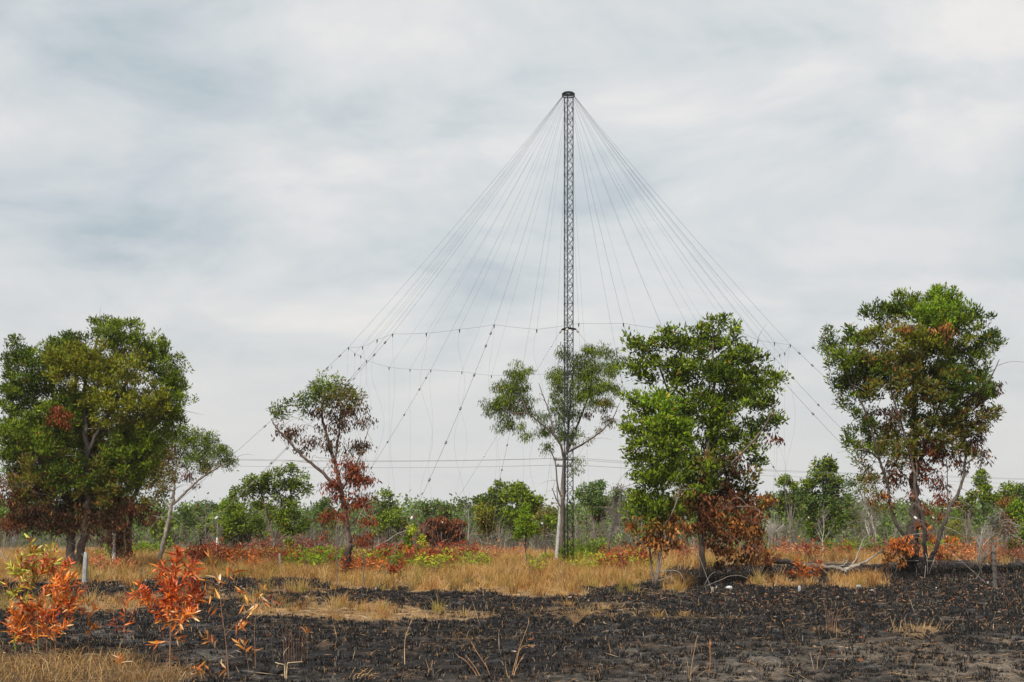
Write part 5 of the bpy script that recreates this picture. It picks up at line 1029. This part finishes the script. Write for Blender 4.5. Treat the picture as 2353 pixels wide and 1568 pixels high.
sapling('vivid deep red bushy sapling, largest in the left foreground', 22.6, [
    ([(390, 1556), (391, 1500), (392, 1447), (396, 1384), (402, 1325), (409, 1280), (412, 1268)], .014, .003, .42, 1.8, FR), ([(393, 1440), (378, 1420, -.1), (360, 1398, -.2), (345, 1370, -.25), (340, 1338, -.25)], .006, .003, .3, 1.6, FR), ([(352, 1388, -.2), (338, 1376, -.2), (322, 1366, -.2), (310, 1368, -.2)], .004, .003, .1, 1.2, FR),
    ([(394, 1425), (412, 1412, .1), (432, 1400, .15), (446, 1376, .2), (452, 1362, .2)], .006, .003, .25, 1.6, FR), ([(396, 1395), (415, 1382, .2), (432, 1365, .3), (446, 1344, .3)], .005, .003, .15, 1.7, FR), ([(399, 1360), (415, 1340, .1), (430, 1318, .1), (437, 1294, .1)], .005, .003, .2, 1.5, FR),
    ([(397, 1370), (384, 1345, .1), (374, 1320, .15), (369, 1297, .2)], .005, .003, .2, 1.6, FR), ([(394, 1420), (385, 1395, .3), (372, 1370, .4), (360, 1350, .4)], .005, .003, .1, 1.7, FR), ([(396, 1400), (405, 1370, -.3), (418, 1345, -.4)], .005, .003, .1, 1.6, FR), ([(394, 1432), (415, 1428, -.3), (436, 1418, -.3), (452, 1405, -.3)], .004, .003, .3, 1.4, FO),
    ([(392, 1450), (402, 1440, -.1), (414, 1432, -.1)], .004, .003, .2, 1.2, FP), ([(391, 1462), (402, 1466, .1), (415, 1475, .1)], .004, .003, .2, 1.3, FP), ([(391, 1475), (370, 1475, .1), (350, 1482, .1)], .004, .003, .3, .9, FP), ([(392, 1440), (382, 1425), (372, 1412)], .004, .003, .3, 1, FO)],
    606, None, L=.165, Wd=.043, gap=.028, dry=.12)
sapling('sparse tall sapling with long orange leaves, right of the red one', 21.9, [
    ([(526, 1566), (522, 1510), (517, 1458), (509, 1405), (504, 1352), (494, 1318), (485, 1290), (480, 1280)], .011, .003, .45, .42, FP), ([(517, 1460), (538, 1436, .1), (556, 1420, .15), (580, 1402, .2)], .005, .003, .35, .5, FP), ([(508, 1400), (490, 1392, -.1), (478, 1382, -.1)], .004, .003, .2, .6, FP), ([(500, 1345), (480, 1336, .1), (462, 1334, .1)], .004, .003, .4, .6, FO), ([(503, 1350), (520, 1330, .1), (532, 1315, .1)], .004, .003, .5, .6, FO), ([(526, 1536), (520, 1536), (516, 1536)], .003, .003, .2, 1, FP)],
    607, None, L=.19, Wd=.042, gap=.05, dry=.2, size_top=.9)
sapling('leggy orange sapling with a leaf cluster at its tip, farthest right', 23.6, [
    ([(587, 1534), (586, 1490), (585, 1447), (590, 1396), (596, 1370), (604, 1348)], .009, .003, .5, .7, FP), ([(590, 1405), (575, 1396, .1), (560, 1388, .1)], .004, .003, .3, .6, FP), ([(592, 1390), (606, 1384, .1), (620, 1378, .1)], .004, .003, .3, .7, FO), ([(586, 1440), (570, 1430), (558, 1428)], .004, .003, .3, .6, FO), ([(593, 1375), (570, 1362, -.1), (552, 1358, -.1)], .004, .003, .5, .7, FO)],
    608, None, L=.18, Wd=.04, gap=.045, dry=.15, size_top=.95)
sapling('low orange leaf tuft with a stalk left of the sparse tall sapling', 22.6, [([(520, 1515), (500, 1492), (484, 1472), (476, 1455)], .006, .003, .55, .8, FP), ([(484, 1474), (475, 1470), (466, 1464)], .003, .002, .1, .8, FP)], 609, None, L=.16, Wd=.035, gap=.05)
sapling('twin-tuft low orange seedling in front of the leggy one', 23.0, [([(572, 1540), (566, 1505), (561, 1478)], .006, .003, .6, 1.2, FP), ([(570, 1520), (578, 1504), (588, 1494)], .004, .003, .4, 1.1, FP), ([(563, 1490), (552, 1482), (546, 1474)], .004, .003, .3, 1.0, FP)], 610, None, L=.16, Wd=.036, gap=.04)
sapling('four-leaved yellow-orange seedling on a bare stalk, alone at right', 24.2, [([(706, 1530), (706, 1490), (705, 1462), (706, 1452)], .005, .002, .72, .8, FP)], 611, None, L=.19, Wd=.036, gap=.05)
sapling('pale orange drooping seedling at the bottom left of the charred log', 22.2, [([(458, 1556), (452, 1538), (447, 1528)], .005, .002, .3, 1.0, FP), ([(452, 1540), (462, 1534), (470, 1530)], .003, .002, .2, 1.0, FP)], 612, None, L=.17, Wd=.034, gap=.04, dry=.5)
sapling('tiny dry orange rosette in the straw at lower left', 22.8, [([(278, 1530), (276, 1520), (274, 1512)], .004, .002, .1, 1.5, FP)], 613, None, L=.13, Wd=.022, gap=.02)
sapling('small green seedling in the straw at the left frame edge', 24.6, [([(36, 1512), (35, 1490), (34, 1462)], .005, .002, .3, 1.0, [((.24, .28, .03), 2), ((.16, .22, .02), 1)])], 614, None, L=.10, Wd=.03, gap=.035, name='green_seedling')

# ------------------------------------------------------------------ dry stalks
def stalks(label, D, paths, seed, col=(.42, .29, .15), r=.006, name='dry_stalk', cat='dry stalk', fuzz=0):
    rng = R(seed); b = P(paths[0][0][0], paths[0][0][1], D); b[2] = 0; t = thing(name, label, cat, b); mb = MB()
    for pts in paths:
        q = spline(np.array([P(p[0], p[1], D) + np.array([0, rng.normal(0, .06) if k else 0, 0]) for k, p in enumerate(pts)]), 6); q[0, 2] = -.03
        cc = np.array(col) * rng.uniform(.7, 1.25)
        mb.tube(q, np.linspace(r, r * .45, len(q)), 5, cc)
        if fuzz:
            i = rng.integers(len(q) // 2, len(q), fuzz); d = unit((q[-1] - q[-3])[None] + rng.normal(0, .25, (fuzz, 3)) * np.linalg.norm(q[-1] - q[-3]))
            mb.leaves(q[i], d, rng.uniform(.06, .18, fuzz), np.full(fuzz, .012), np.tile(cc, (fuzz, 1)), rng)
    mb.build('stem', M_TWIG, t); return t
stalks('single tall straw stalk standing on black ground left of centre', 24.4, [[(930, 1526), (929, 1490), (933, 1461), (944, 1430), (957, 1404)]], 701, (.46, .32, .16), .007, fuzz=10)
stalks('straw stalk bowing left near the bottom centre', 22.2, [[(1130, 1562), (1117, 1530), (1096, 1498), (1078, 1470), (1058, 1450)]], 702, (.38, .20, .10), fuzz=8)
stalks('straw stalks arching right near the bottom centre', 22.2, [[(1175, 1562), (1182, 1530), (1190, 1500), (1202, 1468), (1216, 1430)], [(1168, 1562), (1162, 1535), (1160, 1512)], [(1180, 1562), (1192, 1500), (1204, 1484), (1212, 1484)], [(1176, 1560), (1190, 1530), (1200, 1510)]], 703, (.40, .23, .11), fuzz=4)
stalks('broken stalks leaning left in the bottom centre', 22.2, [[(1100, 1562), (1088, 1540), (1070, 1518), (1056, 1510)], [(1108, 1564), (1092, 1535), (1080, 1520)]], 704, (.36, .20, .10), fuzz=3)
stalks('clump of upright brown stalks right of the leggy orange sapling', 24.6, [[(652 + k * 6, 1512 + (k % 3) * 4), (650 + k * 6 + (k % 4), 1475), (648 + k * 7 + (k % 3) * 3, 1425 + (k * 7) % 30)] for k in range(9)], 705, (.17, .085, .045), .005)
stalks('dark upright stalk with a black burnt knob at its tip', 25.0, [[(628, 1516), (624, 1475), (623, 1440), (624, 1415)]], 706, (.08, .05, .035), .008)
stalks('pale bleached stalk at the bottom edge right of the charred log', 21.9, [[(660, 1568), (657, 1530), (656, 1500), (661, 1488)], [(656, 1528), (640, 1524), (632, 1522)], [(657, 1524), (680, 1522), (698, 1520)]], 707, (.52, .40, .24), .008)
stalks('spiky burnt stem clump in the middle of the black ground', 24.2, [[(1322 + rng.uniform(-6, 6), 1530), (1322 + k * 3 - 12, 1512), (1322 + k * 6 - 26, 1490 + (k % 3) * 6)] for k in range(9)], 708, (.05, .03, .022), .006)
stalks('fan of dry stalks on black ground right of the grass strip', 34, [[(1318 + k, 1430), (1318 + (k - 6) * 5, 1408), (1318 + (k - 6) * 10, 1385 + abs(k - 6) * 4)] for k in range(13)] + [[(1325, 1430), (1355, 1408), (1380, 1404), (1400, 1412), (1420, 1428)]], 709, (.26, .15, .07), .007)
stalks('thin stalks at the bottom edge left of the lower right corner', 22.0, [[(1585, 1566), (1590, 1520), (1602, 1458)], [(1583, 1566), (1580, 1530), (1576, 1508)], [(1590, 1566), (1612, 1545), (1630, 1540)], [(1580, 1566), (1592, 1538), (1606, 1528)]], 710, (.36, .24, .13), .006)
stalks('tall thin brown stem clump on black ground below the golden grass patch', 30.5, [[(1900 + k * 3, 1458), (1898 + k * 4, 1425), (1892 + k * 7, 1380 + (k * 11) % 34)] for k in range(8)], 711, (.20, .11, .06), .006)
stalks('bristly tan stalks in a row at the right of the black field', 31.5, [[(2050 + k * 5.2, 1466 + (k % 3) * 3), (2051 + k * 5.4, 1448), (2046 + k * 5.8 + (k % 4) * 4, 1418 + (k * 13) % 32)] for k in range(24)], 712, (.42, .28, .14), .006)
stalks('orange tall stalk with curled leaves at the lower right', 22.6, [[(1628, 1562), (1630, 1520), (1629, 1485)]], 713, (.40, .15, .05), .007, fuzz=8)
stalks('tan spiky blades at the bottom edge under the black field', 22.0, [[(800 + k * 9, 1566), (806 + k * 9, 1552), (815 + k * 9 + (k % 3) * 6, 1535 + (k % 2) * 12)] for k in range(6)], 714, (.46, .27, .12), .007)
stalks('thin forked stalk at the lower left of the bottom centre', 22.4, [[(980, 1560), (985, 1540), (978, 1515)], [(985, 1540), (992, 1530), (994, 1518)], [(1010, 1562), (1004, 1545), (1016, 1535)]], 715, (.40, .28, .16), .005)
stalks('dry stems rising at the left of the lower right clump', 23.6, [[(1878, 1560), (1880, 1520), (1886, 1490)], [(1880, 1560), (1892, 1535), (1900, 1512)], [(1876, 1560), (1866, 1530), (1862, 1500)]], 716, (.36, .24, .13), .005)

# ================================================================== SKY, SUN, CAMERA
w = bpy.data.worlds.new('World'); scene.world = w; w.use_nodes = True; nt = w.node_tree; nt.nodes.clear()
SUN_EL, SUN_AZ = math.radians(46), math.radians(208)      # azimuth clockwise from +Y (north): behind and left of the camera
out = nt.nodes.new('ShaderNodeOutputWorld')
sky = nt.nodes.new('ShaderNodeTexSky'); sky.sky_type = 'NISHITA'; sky.sun_disc = False; sky.sun_elevation = SUN_EL; sky.sun_rotation = SUN_AZ; sky.dust_density = 3.0
b1 = nt.nodes.new('ShaderNodeBackground'); b1.inputs['Strength'].default_value = .10
b2 = nt.nodes.new('ShaderNodeBackground'); b2.inputs['Strength'].default_value = .78
tc = nt.nodes.new('ShaderNodeTexCoord'); sx = nt.nodes.new('ShaderNodeSeparateXYZ')
def math_node(op, a=None, b=None):
    m = nt.nodes.new('ShaderNodeMath'); m.operation = op
    for i, v in enumerate((a, b)):
        if v is None: continue
        if isinstance(v, (int, float)): m.inputs[i].default_value = v
        else: nt.links.new(v, m.inputs[i])
    return m.outputs[0]
nt.links.new(tc.outputs['Generated'], sx.inputs[0])
den = math_node('ADD', math_node('MAXIMUM', sx.outputs[2], 0.0), .30)
u = math_node('DIVIDE', sx.outputs[0], den); v = math_node('DIVIDE', sx.outputs[1], den)
cb = nt.nodes.new('ShaderNodeCombineXYZ'); nt.links.new(u, cb.inputs[0]); nt.links.new(v, cb.inputs[1])
mp = nt.nodes.new('ShaderNodeMapping'); mp.inputs['Location'].default_value = (-4.2, 3.3, 0); mp.inputs['Rotation'].default_value = (0, 0, math.radians(18)); mp.inputs['Scale'].default_value = (1.0, 1.1, 1); nt.links.new(cb.outputs[0], mp.inputs[0])
nz = nt.nodes.new('ShaderNodeTexNoise'); nz.inputs['Scale'].default_value = 2.9; nz.inputs['Detail'].default_value = 6; nz.inputs['Roughness'].default_value = .57; nz.inputs['Distortion'].default_value = .35; nt.links.new(mp.outputs[0], nz.inputs['Vector'])
nz2 = nt.nodes.new('ShaderNodeTexNoise'); nz2.inputs['Scale'].default_value = 1.0; nz2.inputs['Detail'].default_value = 3; nt.links.new(mp.outputs[0], nz2.inputs['Vector'])
ramp = nt.nodes.new('ShaderNodeValToRGB'); nt.links.new(nz.outputs[0], ramp.inputs[0])
cr = ramp.color_ramp; cr.elements[0].position = .32; cr.elements[0].color = (.485, .55, .59, 1); cr.elements[1].position = .66; cr.elements[1].color = (.845, .815, .795, 1)
e = cr.elements.new(.47); e.color = (.66, .69, .705, 1)
ramp2 = nt.nodes.new('ShaderNodeValToRGB'); nt.links.new(nz2.outputs[0], ramp2.inputs[0])
cr2 = ramp2.color_ramp; cr2.elements[0].position = .35; cr2.elements[0].color = (.87, .91, .94, 1); cr2.elements[1].position = .62; cr2.elements[1].color = (1.06, 1.055, 1.05, 1)
mc = nt.nodes.new('ShaderNodeMix'); mc.data_type = 'RGBA'; mc.blend_type = 'MULTIPLY'; mc.inputs[0].default_value = 1.0
nt.links.new(ramp.outputs[0], mc.inputs[6]); nt.links.new(ramp2.outputs[0], mc.inputs[7])
# low cloud deck evens out to pale grey towards the horizon
hor = nt.nodes.new('ShaderNodeMapRange'); hor.inputs[1].default_value = .02; hor.inputs[2].default_value = .22; hor.inputs[3].default_value = .85; hor.inputs[4].default_value = 0.0; hor.interpolation_type = 'SMOOTHSTEP'; nt.links.new(sx.outputs[2], hor.inputs[0])
mh = nt.nodes.new('ShaderNodeMix'); mh.data_type = 'RGBA'; nt.links.new(hor.outputs[0], mh.inputs[0]); nt.links.new(mc.outputs[2], mh.inputs[6]); mh.inputs[7].default_value = (.69, .69, .68, 1)
nt.links.new(mh.outputs[2], b2.inputs[0]); nt.links.new(sky.outputs[0], b1.inputs[0])
ms_ = nt.nodes.new('ShaderNodeMixShader'); ms_.inputs[0].default_value = .95
nt.links.new(b1.outputs[0], ms_.inputs[1]); nt.links.new(b2.outputs[0], ms_.inputs[2]); nt.links.new(ms_.outputs[0], out.inputs[0])

sd_ = bpy.data.lights.new('sun', 'SUN'); sd_.energy = 4.4; sd_.angle = math.radians(7); sd_.color = (1.0, .95, .88)
so = bpy.data.objects.new('sun', sd_); COL.objects.link(so)
dirv = Vector((math.sin(SUN_AZ) * math.cos(SUN_EL), math.cos(SUN_AZ) * math.cos(SUN_EL), math.sin(SUN_EL)))
so.rotation_euler = dirv.to_track_quat('Z', 'Y').to_euler(); so.location = (0, 0, 40)

USE_HAZE = True
if USE_HAZE:
    mb = MB(); mb.box((0, 110, 13), (460, 260, 28.0), (1, 1, 1))
    m, nt2, out2 = new_mat('haze'); pv = nt2.nodes.new('ShaderNodeVolumePrincipled')
    pv.inputs['Color'].default_value = (.93, .95, .97, 1); pv.inputs['Density'].default_value = .00016; pv.inputs['Anisotropy'].default_value = .2
    nt2.links.new(pv.outputs[0], out2.inputs['Volume'])
    hz_ = mb.build('haze', m); tag(hz_, kind='stuff')

cam = bpy.data.cameras.new('camera'); co = bpy.data.objects.new('camera', cam); COL.objects.link(co)
co.location = (0, 0, EYE); co.rotation_euler = (math.radians(90), 0, 0); cam.lens = 50; cam.sensor_width = 36
cam.shift_y = (HY - H / 2) / W; cam.clip_start = .1; cam.clip_end = 6000; scene.camera = co
vs = scene.view_settings; vs.view_transform = 'Standard'; vs.look = 'None'; vs.exposure = 0.4; vs.gamma = 1.0; vs.use_curve_mapping = False
scene.cycles.max_bounces = 6; scene.cycles.transparent_max_bounces = 8; scene.cycles.volume_bounces = 1
